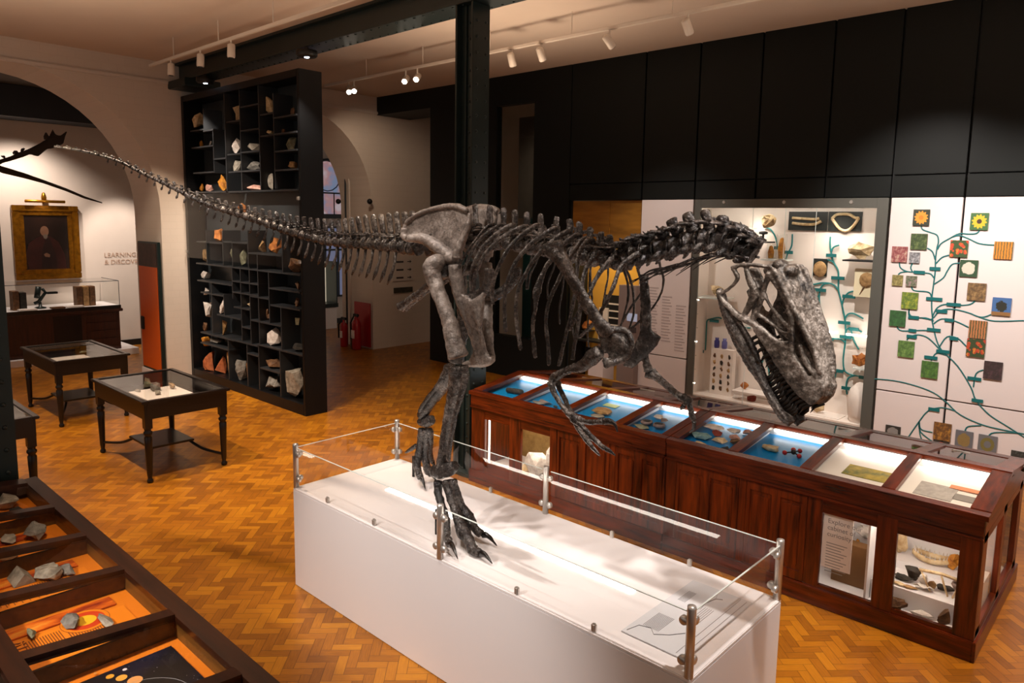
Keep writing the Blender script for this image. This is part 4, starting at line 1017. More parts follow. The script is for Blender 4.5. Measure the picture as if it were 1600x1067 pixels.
def item(px, py, y, z0, w_, d_, h_, m_, label, seed, name, cat, **k):
    p = ony(px, py, y); p.x = min(max(p.x, w4[0]-.17+w_/2), -.86-w_/2) if px > 1395 else p.x
    return rock(name, (p.x, y, z0), w_, d_, h_, seed, m_, label, cat, 'specimens behind the lower windows', **k)
item(1407, 845, 5.99, .341, .11, .1, .16, 'rk_cream', 'cream skull at the top left corner of the last lower window', 51, 'skull', 'skull')
item(1490, 872, 5.99, .341, .1, .1, .15, 'rk_amber', 'yellow branching coral at the top right of the last lower window', 52, 'coral', 'coral', rough=.3, n=30)
item(1428, 881, 5.7, .281, .15, .13, .15, 'rk_dark', 'round dark brown shell in the middle of the last lower window', 53, 'shell', 'shell', smooth=True)
item(1445, 884, 5.66, .281, .08, .08, .12, 'rk_white', 'small white skull right of the round dark shell', 54, 'skull', 'skull', smooth=True)
item(1459, 889, 5.66, .281, .08, .08, .08, 'rk_tan', 'beige ball shaped fossil right of the small white skull', 55, 'fossil', 'fossil', smooth=True)
item(1479, 893, 5.7, .281, .2, .07, .06, 'rk_dark', 'long black piece at the right of the last lower window', 56, 'fossil', 'fossil')
item(1411, 895, 5.66, .281, .18, .08, .06, 'rk_dark', 'black spread piece left of the round dark shell', 57, 'fossil', 'fossil', rough=.3)
item(1421, 906, 5.57, .281, .16, .07, .02, 'rk_tan', 'tan leaf shaped slab at the front of the white step', 58, 'fossil', 'fossil')
item(1404, 913, 5.57, .281, .12, .06, .025, 'rk_cream', 'pale yellow slab at the front left of the white step', 59, 'fossil', 'fossil')
item(1402, 950, 5.475, .131, .12, .09, .09, 'rk_brown', 'brown spiky nest like specimen in the bottom left of the last lower window', 60, 'fossil', 'fossil', rough=.35, n=30)
item(1443, 962, 5.475, .131, .2, .1, .07, 'rk_white', 'white knobbly jawbone in front of the white step', 61, 'bone', 'bone', rough=.2)
item(1476, 968, 5.475, .131, .09, .08, .14, 'rk_brown', 'brown cone shaped shell at the bottom right of the last lower window', 62, 'shell', 'shell')
# shark jaw: a ring of teeth
p = ony(1444, 866, 5.98); p.x += .05; jt = thing('shark_jaw', (p.x, 5.98, .341), 'toothed cream jaw ring at the top of the last lower window', 'jaw', 'specimens behind the lower windows')
ring = [Vector((p.x+.12*math.cos(a), 6.0+.06*math.sin(a), .38+.012*math.cos(2*a))) for a in [2*PI*k/24 for k in range(25)]]
MB().tube(ring, .02, 8).jitter(.006, 40).build('jawbone', 'rk_cream', jt, True)
mb = MB()
for q in ring[:-1]: mb.tube([q+Vector((0, 0, .012)), q+Vector((0, 0, .045))+(q-Vector((p.x, 6.0, .38)))*.05], [.008, .001], 5)
mb.build('tooth_row', 'rk_white', jt)
# scallop shells
def scallop(p, r, n_, m_, label, tilt):
    mb = MB(); ax = Vector((0, math.cos(tilt), math.sin(tilt))); sx_ = Vector((1, 0, 0)); nn = sx_.cross(ax)
    c = [mb.bm.verts.new(Vector(p))]; ring_ = []
    for k in range(19):
        a = -1.15+2.3*k/18; rr = r*(1+.05*(k % 2)); ring_.append(mb.bm.verts.new(Vector(p)+ax*rr*math.cos(a)+sx_*rr*math.sin(a)*.95+nn*(.012*(k % 2))))
    mid = [mb.bm.verts.new(Vector(p)+(v.co-Vector(p))*.6+nn*r*.22) for v in ring_]
    for k in range(18):
        mb.bm.faces.new((c[0], mid[k], mid[k+1])); mb.bm.faces.new((mid[k], ring_[k], ring_[k+1], mid[k+1]))
    o = mb.build('scallop_shell', m_, None, True); q = o.modifiers.new('thick', 'SOLIDIFY'); q.thickness = .006
    return tag(o, label, 'shell', 'specimens behind the lower windows')
pp = ony(1441, 921, 5.56); scallop((pp.x, 5.56, .315), .1, 18, 'rk_white', 'large white scallop shell on the front of the white step', -.25)
for (a, b, y, r, lab) in ((1352, 842, 5.9, .11, 'upper white fan shell behind the text panel window'), (1353, 868, 5.8, .11, 'middle white fan shell behind the text panel window'), (1362, 885, 5.7, .08, 'lower small white fan shell behind the text panel window')):
    pp = ony(a, b, y); scallop((pp.x, y, max(pp.z, .16)), r*.9, 18, 'rk_white', lab, 1.1)
pp = ony(1474, 908, 5.58); bt = thing('bone_model', (pp.x, 5.6, .281), 'thin jointed bone framework at the right of the white step', 'skeleton', 'specimens behind the lower windows')
q0 = Vector((pp.x-.02, 5.61, .293))
MB().tube([q0+Vector((-.14, 0, .13)), q0+Vector((.0, .01, .14)), q0+Vector((.14, .03, .12))], .012, 7).jitter(.004, 30).build('long_bone', 'rk_cream', bt, True)
for dx, ex in ((-.13, -.06), (-.0, .05), (.12, .08)): MB().tube([q0+Vector((dx, 0, .13)), q0+Vector((ex, -.01, .0))], .007, 6).build('leg_bone', 'rk_cream', bt, True)
pp = ony(1322, 905, 5.62); o = MB().box(w3[0]+.02, w3[1]-.09, 5.62, 5.72, .131, .45).build('cardboard_box', mat('card_brown', '#6e4a24', .7, var=.2, scale=3)); tag(o, 'brown box standing behind the text panel window', 'box')
item(1337, 868, 5.81, .131, .1, .1, .4, 'rk_amber', 'amber coloured shell rising above the brown box', 71, 'shell', 'shell', smooth=True)
# text panel stuck inside the window
qs = [ony(*q, YF+.03) for q in ((1286, 800), (1334.8, 813), (1327.5, 897), (1280.5, 883))]
xa, xb, za, zb_ = max((qs[0].x+qs[3].x)/2, w3[0]+.006), (qs[1].x+qs[2].x)/2, (qs[2].z+qs[3].z)/2, min((qs[0].z+qs[1].z)/2, w3[3]-.005)
sg_ = thing('cabinet_sign', ((xa+xb)/2, YF+.03, za), 'white text panel hanging in the lower window, titled in grey', 'sign')
MB().box(xa, xb, YF+.024, YF+.03, za, zb_).build('board', 'paper', sg_)
yy = YF+.0235
for k, s_ in enumerate(('Explore our', 'cabinet of', 'curiosity')):
    text_mesh('title', s_, .05, (xa+.03, yy, zb_-.07-.05*k), (1, 0, 0), (0, 0, 1), 'print_grey', sg_)
mb = MB()
for k in range(11): mb.box(xa+.03, xb-.03-(.02*((k*7) % 3)), yy-.0008, yy, zb_-.22-.022*k-.006, zb_-.22-.022*k)
mb.build('text_lines', 'print_grey', sg_)
# things seen through the glazed end
for (a, b, y, z0, w_, h_, m_, lab, sd) in ((1562, 920, 6.0, .131, .25, .16, 'rk_tan', 'round tan stone behind the glazed end of the dark case, rear one', 81), (1552, 945, 5.8, .131, .16, .09, 'rk_cream', 'cream shell behind the glazed end of the dark case', 82), (1546, 960, 5.66, .131, .2, .16, 'rk_purple', 'grey purple stone behind the glazed end of the dark case, front one', 83)):
    rock('stone', (-.95, y, z0 if y < 5.52 else .281 if y < 5.85 else .341), w_*.6, w_*.6, h_, sd, m_, lab, 'stone', 'specimens behind the lower windows', smooth=True)

# ------------------------------------------------------------------ the near case, with the story of the earth in orange
NF, NR, NZF, NZR = 1.33, .64, 1.015, 1.075
nb = [onz(*q, NZF).x for q in ((92, 789), (144, 832), (193, 887), (276, 954.6), (365, 1053))]
x0 = onz(60, 745, NZF).x
c3, yb3 = case('display_case', x0, nb[-1]+1.6, NF, NR, nb+[nb[-1]+.8], NZF, NZR, 'dark wooden table case in the left foreground with orange printed boards under its glass', ['orange_print']*3+['orange_print']*4, False,
               ('walnut', 'walnut', 'walnut'), zt=.9)
MB().box(x0, nb[-1]+1.6, yb3, NF, 0, .8).build('base_cabinet', 'walnut', c3)
MB().box(x0, nb[-1]+1.6, NF-.035, NF, .8, .98).box(x0, nb[-1]+1.6, yb3, yb3+.035, .8, .98).build('apron', 'walnut', c3)
MB().prism([(x0, yb3, .8), (x0, NF, .8), (x0, NF, .98), (x0, NR, 1.04), (x0, yb3, .98)], (.03, 0, 0)).build('gable', 'walnut', c3)
ZN = .9
GN = 'specimens in the near orange case'
spec(46, 783, .2, .14, .09, 'rk_stone', 'pale speckled rock in the farthest pane of the near orange case', 101, z=ZN, group=GN, rough=.25)
spec(44, 806, .3, .1, .05, 'rk_dark', 'long dark flat rock in the second pane of the near case', 102, z=ZN, group=GN)
spec(75, 835, .2, .13, .15, 'rk_grey', 'dark grey rock standing in the second pane of the near case', 103, z=ZN, group=GN)
spec(12, 842, .14, .1, .05, 'rk_stone', 'low grey stone at the left of the second pane of the near case', 104, z=ZN, group=GN)
spec(66, 892, .27, .18, .17, 'rk_stone', 'large pale grey angular rock in the third pane of the near case', 105, z=ZN, group=GN, n=22, rough=.2)
spec(108, 897, .2, .1, .08, 'rk_grey', 'dark grey jagged rock right of the large pale rock', 106, z=ZN, group=GN, rough=.25)
spec(14, 874, .2, .1, .04, 'rk_brown', 'brown flat rock at the back left of the third pane', 107, z=ZN, group=GN)
p = onz(30, 905, ZN); o = MB().prism([(p.x-.03, p.y-.05, ZN+.009), (p.x-.03, p.y+.05, ZN+.009), (p.x-.03, p.y, ZN+.065)], (.15, 0, 0)).build('label_holder', 'rk_stone'); tag(o, 'small white tent shaped label holder in front of the large pale rock', 'label')
spec(112, 980, .13, .08, .06, 'rk_grey', 'grey speckled rock at the front of the fourth pane of the near case', 108, z=ZN, group=GN, rough=.2)
spec(166, 976, .18, .05, .04, 'rk_stone', 'thin white and grey rock by the red disc print', 109, z=ZN, group=GN)
spec(45, 998, .1, .06, .04, 'rk_olive', 'small greenish stone at the near edge of the fourth pane', 110, z=ZN, group=GN)
# printed boards: volcano strip, earth section with text, planets
def strip_board(xa, xb, ya, yb_, label, m_, z=ZN+.0005):
    t = thing('printed_board', ((xa+xb)/2, (ya+yb_)/2, z), label, 'printed board'); MB().box(xa, xb, ya, yb_, z, z+.006).build('board', m_, t); return t
xs = [x0]+nb
t = NT('lava_print'); v = t.coord('Object', (6, 2, 1)); f = t.noise(v, 1.5, 5, .6)
t.base(t.ramp(f, [(.3, srgb('#1c0d0a')), (.42, srgb('#8e2a0c')), (.55, srgb('#d8650f')), (.7, srgb('#eda53a'))])); t.set(.5); M['lava_print'] = t.m
t = NT('space_print'); v = t.coord('Object'); f = t.noise(v, 2.5, 4); st = t.n('ShaderNodeTexVoronoi'); st.inputs['Scale'].default_value = 34; t.l(v, st.inputs['Vector'])
star = t.math('LESS_THAN', st.outputs['Distance'], .06)
t.base(t.mix(star, t.ramp(f, [(.45, srgb('#0c0b0e')), (.62, srgb('#15162c')), (.75, srgb('#1d3c78'))]), srgb('#c9c7cf'))); t.set(.4); M['space_print'] = t.m
for i in (1, 2, 3):                       # text columns on the orange floor boards
    a, b = xs[i]+.05, xs[i+1]-.05; w_ = b-a
    tb = strip_board(a+.14, b-.02, NR+.06, NF-.12, ['', 'orange printed board in the second pane of the near case', 'orange printed board in the third pane, under the large pale rock', 'orange printed board with a red and yellow disc in the fourth pane'][i], mat('orange_board%d' % i, '#e07d10', .5))
    if i > 1:
        for c_ in range(2):
            mb = MB()
            for k in range(14): mb.box(a+.17, a+w_*.72-(k % 3)*.02, NR+.13+c_*.17+k*.011, NR+.134+c_*.17+k*.011, ZN+.0075, ZN+.008)
            mb.build('text_block', 'orange_print_text', tb)
    st_ = strip_board(a+.0, a+.1, NR+.06, NF-.14, ['', 'dark orange picture strip at the back of the second pane', 'orange picture strip at the back of the third pane', 'red lava picture strip at the back of the fourth pane'][i], 'lava_print')
    if i == 3:
        text_mesh('title', 'HOT!?', .1, (a+w_*.9, NR+.08, ZN+.009), (0, 1, 0), (-1, 0, 0), 'orange_print_text', tb) if False else text_mesh('title', 'HOT!?', .075, (b-.17, NR+.14, ZN+.009), (-1, .0, 0), (0, -1, 0), 'orange_print_text', tb, 'LEFT')
        q_ = onz(163, 960, ZN+.008); cx_, cy_ = min(q_.x, b-.18), min(q_.y, NF-.3)
        for r, m_, h in ((.105, mat('ring_dark', '#9c4a10', .6), .0), (.102, 'orange_board3', .0003), (.085, mat('disc_red', '#c53a10', .5), .0006), (.048, mat('disc_yellow', '#eab21e', .5), .0012)):
            MB().lathe((cx_, cy_, ZN+.0075+h), [(r, 0), (r, .0004)], 40).build('section_disc', m_, tb)
a, b = xs[4]+.05, xs[5]-.05
sb = strip_board(a+.04, b-.01, NR+.06, NF-.1, 'black printed board of the planets in the nearest pane', 'space_print')
for px, py, r, m_ in ((190, 1060, .022, '#e0a040'), (211, 1064, .03, '#dd9a5a'), (149, 1053, .006, '#c98a4a'), (195, 1047, .009, '#dfd2d8'), (172, 1058, .016, '#d9992f')):
    p = onz(px, py, ZN+.008); MB().lathe((p.x, p.y, ZN+.0072), [(r, 0), (r, .001)], 18).build('planet', mat('planet'+m_, m_, .5), sb)
for r in (.08, .14, .2):
    c_ = Vector(((a+b)/2+.12, (NR+NF)/2-.02, ZN)); mb = MB(); mb.tube([(c_.x+r*math.cos(k*PI/20), c_.y+r*math.sin(k*PI/20), ZN+.0075) for k in range(3, 24)], .0012, 4); mb.build('orbit_line', 'print_grey', sb)
settle([o for o in bpy.data.objects if o.parent is None and o.type == 'MESH' and o.get('group') in ('specimens behind the lower windows', 'specimens in the lit table cases', 'specimens in the near orange case')])
# ================================================================== LEFT SIDE: TABLES, SHELF, FAR ROOM
def turned_leg(x, y, t, h=.72):
    prof = [(.018, 0), (.026, .01), (.026, .03), (.018, .045), (.018, .06), (.023, .1), (.031, .42), (.033, .5), (.024, .52), (.036, .54), (.036, .56), (.025, .575), (.03, .59), (.03, .6)]
    k = h/.72
    l_ = MB().lathe((x, y, 0), [(r*1.25, z*k) for r, z in prof], 14).build('leg', 'dark_wood', t, True)
    MB().box(x-.038, x+.038, y-.038, y+.038, .6*k, h).build('leg_block', 'dark_wood', l_)
def table(x0, x1, y0, y1, label, shelf=True):
    """x0..x1, y0..y1: outline of the top"""
    t = thing('display_table', ((x0+x1)/2, (y0+y1)/2, 0), label, 'display table')
    MB().box(x0, x1, y0, y0+.06, .875, .905, .006).build('top_frame', 'dark_wood', t); MB().box(x0, x1, y1-.06, y1, .875, .905, .006).build('top_frame', 'dark_wood', t)
    MB().box(x0, x0+.06, y0+.06, y1-.06, .875, .905, .004).build('top_frame', 'dark_wood', t); MB().box(x1-.06, x1, y0+.06, y1-.06, .875, .905, .004).build('top_frame', 'dark_wood', t)
    MB().quad((x0+.05, y0+.05, .895), (x1-.05, y0+.05, .895), (x1-.05, y1-.05, .895), (x0+.05, y1-.05, .895)).build('glass_top', 'case_glass', t)
    e = .03
    for (a, b, c, d) in ((x0+e, x1-e, y0+e, y0+e+.025), (x0+e, x1-e, y1-e-.025, y1-e), (x0+e, x0+e+.025, y0+e+.025, y1-e-.025), (x1-e-.025, x1-e, y0+e+.025, y1-e-.025)):
        MB().box(a, b, c, d, .7, .874, .003).build('apron', 'dark_wood', t)
    MB().box(x0+e+.03, x1-e-.03, y0+e+.03, y1-e-.03, .74, .76).build('tray', 'dark_wood', t)
    L = [(x0+.07, y0+.07), (x1-.07, y0+.07), (x1-.07, y1-.07), (x0+.07, y1-.07)]
    for p in L: turned_leg(*p, t)
    if shelf:
        cx_, cy_ = (x0+x1)/2, (y0+y1)/2; hx, hy = (x1-x0)*.2, (y1-y0)*.26
        MB().box(cx_-hx, cx_+hx, cy_-hy, cy_+hy, .235, .26, .005).build('stretcher_shelf', 'dark_wood', t)
        for (px, py), (sx, sy) in zip(L, ((-1, -1), (1, -1), (1, 1), (-1, 1))):
            a = Vector((px, py, .13)); b = Vector((cx_+sx*hx*.85, cy_+sy*hy*.85, .235)); m_ = a.lerp(b, .6)+Vector((0, 0, -.035))
            MB().tube(spline([a, m_, b], 5), .016, 8).build('stretcher', 'dark_wood', t, True)
    return t
table(-9.43, -7.86, 2.83, 3.79, 'dark wooden glass topped table with turned legs, nearest the tall black shelf')
table(-12.42, -10.83, 2.82, 3.78, 'dark wooden glass topped table with turned legs, in front of the portrait and desk')
table(-9.55, -8.0, .98, 1.94, 'dark wooden glass topped table half hidden by the left iron column')
def sheet(x0, x1, y0, y1, label, m_='paper', z=.762):
    o = MB().box(x0, x1, y0, y1, z, z+.012).build('mounting_board', m_); return tag(o, label, 'board')
sheet(-9.0, -8.15, 3.1, 3.62, 'white mounting board with rocks inside the table nearest the black shelf')
sheet(-11.9, -11.2, 3.05, 3.5, 'white mounting board inside the table in front of the portrait')
sheet(-9.1, -8.2, 1.2, 1.8, 'white mounting board inside the table by the left iron column', 'rk_stone')
GT = 'specimens inside the dark tables'
zt = .775
for px, py, a, b, h, m_, lab, sd in ((232, 606, .15, .12, .12, 'rk_olive', 'rear dark grey green fossil lump in the table nearest the shelf', 201), (243, 611, .14, .12, .1, 'rk_grey', 'front dark grey fossil lump in the table nearest the shelf', 202), (246, 617, .09, .07, .05, 'rk_stone', 'small pale stone in front of the dark fossil lumps', 203),
                                     (267, 608, .12, .09, .08, 'rk_tan', 'light tan stone at the right of the mounting board', 204), (215, 612, .14, .06, .03, 'rk_stone', 'thin pale fossil at the left of the mounting board', 205),
                                     (130, 552, .2, .1, .03, 'rk_olive', 'flat olive fossil in the table in front of the portrait', 206)):
    p = onz(px, py, zt); rock('fossil', p, a, b, h, sd, m_, lab, 'fossil', GT, rough=.2)
# ------------------------------------------------------------------ tall black shelf of rocks
SX0, SX1, SY, SD, SH = -12.86, -9.1, 5.5, .36, 4.86
sh = thing('rock_shelf', ((SX0+SX1)/2, SY+SD/2, 0), 'very tall black shelf of irregular compartments filled with rocks, left of the iron column', 'shelf')
for a, b, c, d in ((SX0, SX0+.09, 0, SH), (SX1-.06, SX1, 0, SH)): MB().box(a, b, SY, SY+SD, c, d, .004).build('side_panel', 'black_shelf', sh)
MB().box(SX0+.09, SX1-.06, SY, SY+SD, 0, .16, .004).build('bottom_panel', 'black_shelf', sh); MB().box(SX0+.09, SX1-.06, SY, SY+SD, SH-.1, SH, .004).build('top_panel', 'black_shelf', sh)
MB().box(SX0+.09, SX1-.06, SY+SD-.03, SY+SD-.01, .16, SH-.1).build('back_panel', 'grey_back', sh)
mat('shelf_grey', '#2a2c2f', .4)
def za(x, y): return (280+x/3.68, 80+y/3.68)
def zc(x, y): return (280+x/3.556, 360+y/3.556)
LI, RI = SX0+.09, SX1-.06
Hs = [(za, 58, 132, 455), (za, 132, 190, 455), (za, 65, 190, 550), (za, 190, 262, 618), (za, 75, 190, 698), (za, 75, 262, 810), (za, 265, 345, 403), (za, 270, 345, 592), (za, 345, 455, 578), (za, 345, 452, 312), (za, 345, 455, 452), (za, 278, 460, 690),
      (za, 278, 680, 803), (za, 458, 537, 360), (za, 537, 668, 374), (za, 460, 668, 476), (za, 540, 668, 572), (za, 540, 670, 682),
      (zc, 90, 430, 202), (zc, 430, 668, 236), (zc, 90, 235, 68), (zc, 240, 372, 68), (zc, 375, 565, 134), (zc, 95, 290, 292), (zc, 115, 240, 355), (zc, 290, 435, 292), (zc, 293, 435, 354), (zc, 298, 385, 434), (zc, 205, 335, 482), (zc, 115, 300, 590), (zc, 300, 430, 628),
      (zc, 390, 490, 374), (zc, 490, 665, 334), (zc, 500, 665, 430), (zc, 390, 560, 516), (zc, 430, 690, 668), (zc, 343, 390, 542), (zc, 370, 435, 692), (zc, 445, 552, 780), (zc, 115, 270, 645)]
for cv, xa, xb, y in Hs:
    ym = y; a = ony(*cv(xa, y), SY); b = ony(*cv(xb, y), SY); c = ony(*cv((xa+xb)/2, y), SY)
    MB().box(max(a.x, LI), min(b.x, RI), SY+.015, SY+SD-.03, c.z-.012, c.z+.012).build('shelf_board', 'shelf_grey', sh)
dvs = []
Vs = [(za, 132, 330, 455), (za, 190, 455, 700), (za, 258, 200, 805), (za, 345, 205, 800), (za, 453, 150, 800), (za, 538, 240, 790), (zc, 145, 0, 190), (zc, 235, 0, 200), (zc, 288, 60, 205), (zc, 375, 0, 212), (zc, 433, 130, 640), (zc, 565, 0, 236), (zc, 175, 292, 570), (zc, 242, 355, 480), (zc, 288, 205, 380),
      (zc, 337, 205, 612), (zc, 387, 205, 632), (zc, 492, 236, 520), (zc, 560, 430, 670), (zc, 268, 600, 840), (zc, 373, 640, 880), (zc, 437, 640, 905), (zc, 555, 668, 935)]
for cv, x, ya, yb_ in Vs:
    a = ony(*cv(x, ya), SY); b = ony(*cv(x, yb_), SY); xx = (a.x+b.x)/2
    dvs.append((xx, max(b.z, .16), min(a.z, SH-.1)))
    MB().box(xx-.011, xx+.011, SY+.02, SY+SD-.03, max(b.z, .16), min(a.z, SH-.1)).build('divider', 'shelf_grey', sh)
ga = ony(*za(80, 815), SY-.02); gb = ony(*zc(665, 215), SY-.02)
MB().quad((SX0+.03, SY-.02, gb.z), (SX1-.02, SY-.02, gb.z), (SX1-.02, SY-.02, ga.z), (SX0+.03, SY-.02, ga.z)).build('glass_door', 'case_glass', sh)
for z in (gb.z+.1, ga.z-.12):
    for x in (SX0+.03, SX1-.05): MB().box(x-.025, x+.025, SY-.035, SY-.001, z-.025, z+.025, .006).build('glass_clip', 'steel', sh)
for px, py in ((335, 125), (495, 92)):
    p = ony(px, py, SY+.1); p.z = min(p.z, 4.93); b_ = thing('shelf_downlight', (p.x, SY+.05, p.z), 'black ceiling downlight over the %s of the tall shelf' % ('left part' if px < 400 else 'right part'), 'spotlight', None)
    MB().lathe((p.x, SY-.05, p.z+.02), [(.12, 0), (.14, .02), (.14, .08), (.05, .1)], 16).build('housing', 'black', b_, True); MB().lathe((p.x, SY-.05, p.z+.012), [(.03, 0), (.035, .007)], 12).build('lamp_dot', 'lamp_dot', b_)
    MB().tube([(p.x, SY-.05, p.z+.11), (p.x, SY-.05, max(5.072, p.z+.12))], .03, 8).build('stem', 'black', b_)
    spot((p.x, SY-.22, p.z-.02), (p.x, SY+.25, 1.0), 230, 74, .6, (1, .85, .7), .03)
RK = [(za, 95, 402, 70, 88, 'rk_cream', 'square tan', 'slab'), (za, 163, 395, 30, 125, 'rk_amber', 'curved upright tan', 'chunk'), (za, 225, 570, 26, 40, 'rk_dark', 'small dark', 'chunk'), (za, 128, 528, 15, 42, 'rk_amber', 'small amber', 'chunk'), (za, 179, 528, 14, 30, 'rk_white', 'tiny white', 'chunk'), (za, 230, 600, 32, 40, 'rk_tan', 'rounded tan', 'chunk'),
      (za, 131, 785, 16, 52, 'rk_amber', 'thin amber', 'chunk'), (za, 174, 786, 36, 44, 'rk_pink', 'pink', 'chunk'), (za, 253, 745, 42, 128, 'rk_amber', 'tall golden', 'chunk'), (za, 306, 358, 76, 86, 'rk_cream', 'pale tan slanted', 'slab'), (za, 320, 538, 54, 94, 'rk_white', 'pinkish white', 'chunk'), (za, 425, 548, 56, 44, 'rk_stone', 'grey brown', 'slab'),
      (za, 328, 652, 38, 58, 'rk_stone', 'pale brown', 'chunk'), (za, 425, 640, 62, 44, 'rk_grey', 'low grey', 'chunk'), (za, 425, 780, 74, 36, 'rk_pink', 'long low pinkish', 'chunk'), (za, 520, 298, 32, 110, 'rk_cream', 'upright cream', 'slab'), (za, 516, 442, 42, 62, 'rk_cream', 'cream conical', 'chunk'), (za, 587, 352, 20, 46, 'rk_white', 'narrow white', 'chunk'),
      (za, 653, 345, 18, 52, 'rk_brown', 'narrow brown', 'chunk'), (za, 592, 458, 14, 26, 'rk_brown', 'tiny brown', 'chunk'), (za, 648, 490, 36, 150, 'rk_olive', 'tall grey green', 'slab'), (za, 578, 635, 40, 72, 'rk_orange', 'orange brown', 'chunk'), (za, 650, 655, 38, 44, 'rk_tan', 'rounded brown', 'chunk'), (za, 528, 745, 24, 100, 'rk_stone', 'thin upright grey', 'slab'), (za, 365, 905, 42, 74, 'rk_orange', 'small orange tan', 'chunk'),
      (zc, 205, 42, 58, 90, 'rk_orange', 'tan pink', 'chunk'), (zc, 143, 140, 28, 80, 'rk_tan', 'narrow tan', 'slab'), (zc, 318, 140, 44, 110, 'rk_olive', 'tall olive grey', 'chunk'), (zc, 352, 150, 36, 100, 'rk_olive', 'second tall olive grey', 'chunk'), (zc, 450, 92, 34, 72, 'rk_tan', 'upright tan', 'slab'), (zc, 540, 85, 54, 105, 'rk_orange', 'pointed orange', 'chunk'), (zc, 620, 182, 62, 108, 'rk_brown', 'large brown', 'chunk'),
      (zc, 148, 262, 34, 60, 'rk_white', 'white upright', 'chunk'), (zc, 150, 336, 32, 46, 'rk_white', 'rounded white', 'chunk'), (zc, 153, 438, 36, 92, 'rk_white', 'tall white', 'slab'), (zc, 146, 532, 20, 50, 'rk_brown', 'small brown', 'chunk'), (zc, 246, 542, 26, 96, 'rk_tan', 'tall narrow tan', 'slab'), (zc, 146, 616, 38, 58, 'rk_amber', 'yellow', 'chunk'), (zc, 210, 634, 64, 50, 'rk_grey', 'rough grey', 'chunk'),
      (zc, 166, 738, 68, 136, 'rk_terra', 'large terracotta', 'slab'), (zc, 228, 766, 38, 118, 'rk_terra', 'narrow terracotta', 'slab'), (zc, 288, 752, 26, 176, 'rk_tan', 'very tall sandy', 'slab'), (zc, 345, 795, 54, 140, 'rk_grey', 'mottled grey oval', 'chunk'), (zc, 264, 424, 62, 98, 'rk_white', 'angular white', 'slab'), (zc, 321, 332, 20, 32, 'rk_tan', 'tiny tan', 'chunk'), (zc, 426, 345, 22, 34, 'rk_white', 'small white', 'slab'),
      (zc, 418, 402, 44, 24, 'rk_cream', 'low cream', 'chunk'), (zc, 436, 475, 12, 36, 'rk_cream', 'tiny cream', 'chunk'), (zc, 494, 478, 12, 84, 'rk_brown', 'thin brown', 'slab'), (zc, 533, 480, 46, 66, 'rk_brown', 'dark brown', 'chunk'), (zc, 530, 605, 54, 114, 'rk_white', 'big white split', 'chunk'), (zc, 390, 672, 18, 30, 'rk_white', 'tiny white', 'chunk'),
      (zc, 512, 742, 74, 60, 'rk_brown', 'broad brown', 'chunk'), (zc, 515, 860, 68, 96, 'rk_grey', 'rounded grey', 'chunk'), (zc, 420, 825, 32, 150, 'rk_brown', 'tall dark brown', 'slab'), (zc, 645, 865, 72, 200, 'rk_stone', 'huge pale grey', 'chunk'), (zc, 628, 636, 90, 60, 'rk_dark', 'wide dark', 'chunk'), (zc, 657, 305, 14, 50, 'rk_brown', 'thin reddish', 'slab'),
      (zc, 658, 395, 16, 52, 'rk_brown', 'thin dark', 'slab'), (zc, 658, 505, 16, 44, 'rk_olive', 'thin olive', 'slab'), (zc, 664, 730, 18, 34, 'rk_tan', 'small sandy', 'chunk')]
ORD = ['first', 'second', 'third', 'fourth', 'fifth', 'sixth', 'seventh', 'eighth', 'ninth', 'tenth', 'eleventh', 'twelfth', 'thirteenth', 'fourteenth', 'fifteenth', 'sixteenth', 'seventeenth', 'eighteenth']
YQ = SY+.15
rows = []
info = []
boards = []
for cv, xa, xb, y in Hs: boards.append((ony(*cv(xa, y), SY).x, ony(*cv(xb, y), SY).x, ony(*cv((xa+xb)/2, y), SY).z+.013))
boards.append((SX0, SX1, .161))
for cv, x, y, w_, h, m_, d_, k_ in RK:
    c = ony(*cv(x, y), YQ); sc = 3.68 if cv is za else 3.556; mp = mpp(c); W = w_/sc*mp/.72; H_ = h/sc*mp
    zb0 = c.z-H_/2
    cand = [b for b in boards if b[0]-.05 < c.x < b[1]+.05 and abs(b[2]-zb0) < .22]
    zz = min(cand, key=lambda b: abs(b[2]-zb0))[2] if cand else zb0
    info.append([c.x, zz, W, max(H_+(zb0-zz)*.6, .05), m_, d_, k_])
order = sorted(range(len(info)), key=lambda i: -info[i][1])
zone = lambda z: 'top third' if z > 3.3 else ('middle' if z > 1.75 else 'lower half')
for n_, i in enumerate(order):
    x, z, W, H_, m_, d_, k_ = info[i]
    side = 'left' if x < -11.75 else ('centre' if x < -10.6 else 'right')
    lab = '%s rock in the %s of the black shelf, %s' % (d_, zone(z), {'left': 'left side', 'right': 'right side', 'centre': 'near its centre'}[side])
    W = min(W*1.5, .66)
    lo = max([SX0+.095]+[d[0]+.013 for d in dvs if d[0] < x and d[1] < z+H_*.8 and d[2] > z+.03]); hi = min([SX1-.065]+[d[0]-.013 for d in dvs if d[0] > x and d[1] < z+H_*.8 and d[2] > z+.03])
    top = min([SH-.105]+[b[2]-.03 for b in boards if b[0] < x+W*.4 and b[1] > x-W*.4 and b[2] > z+.08]); H_ = min(H_, top-z)
    if hi-lo > .05: W = min(W, (hi-lo)*.94/.92); x = min(max(x, lo+W*.48), hi-W*.48)
    D_ = min(max(W*.6, .06), .24)
    rock('rock', (x, YQ, z), W*.86, D_, H_*.93, 300+i, m_, lab, 'rock', 'rocks on the tall black shelf', kind=k_, n=18 if k_ == 'chunk' else 12, rough=.1)
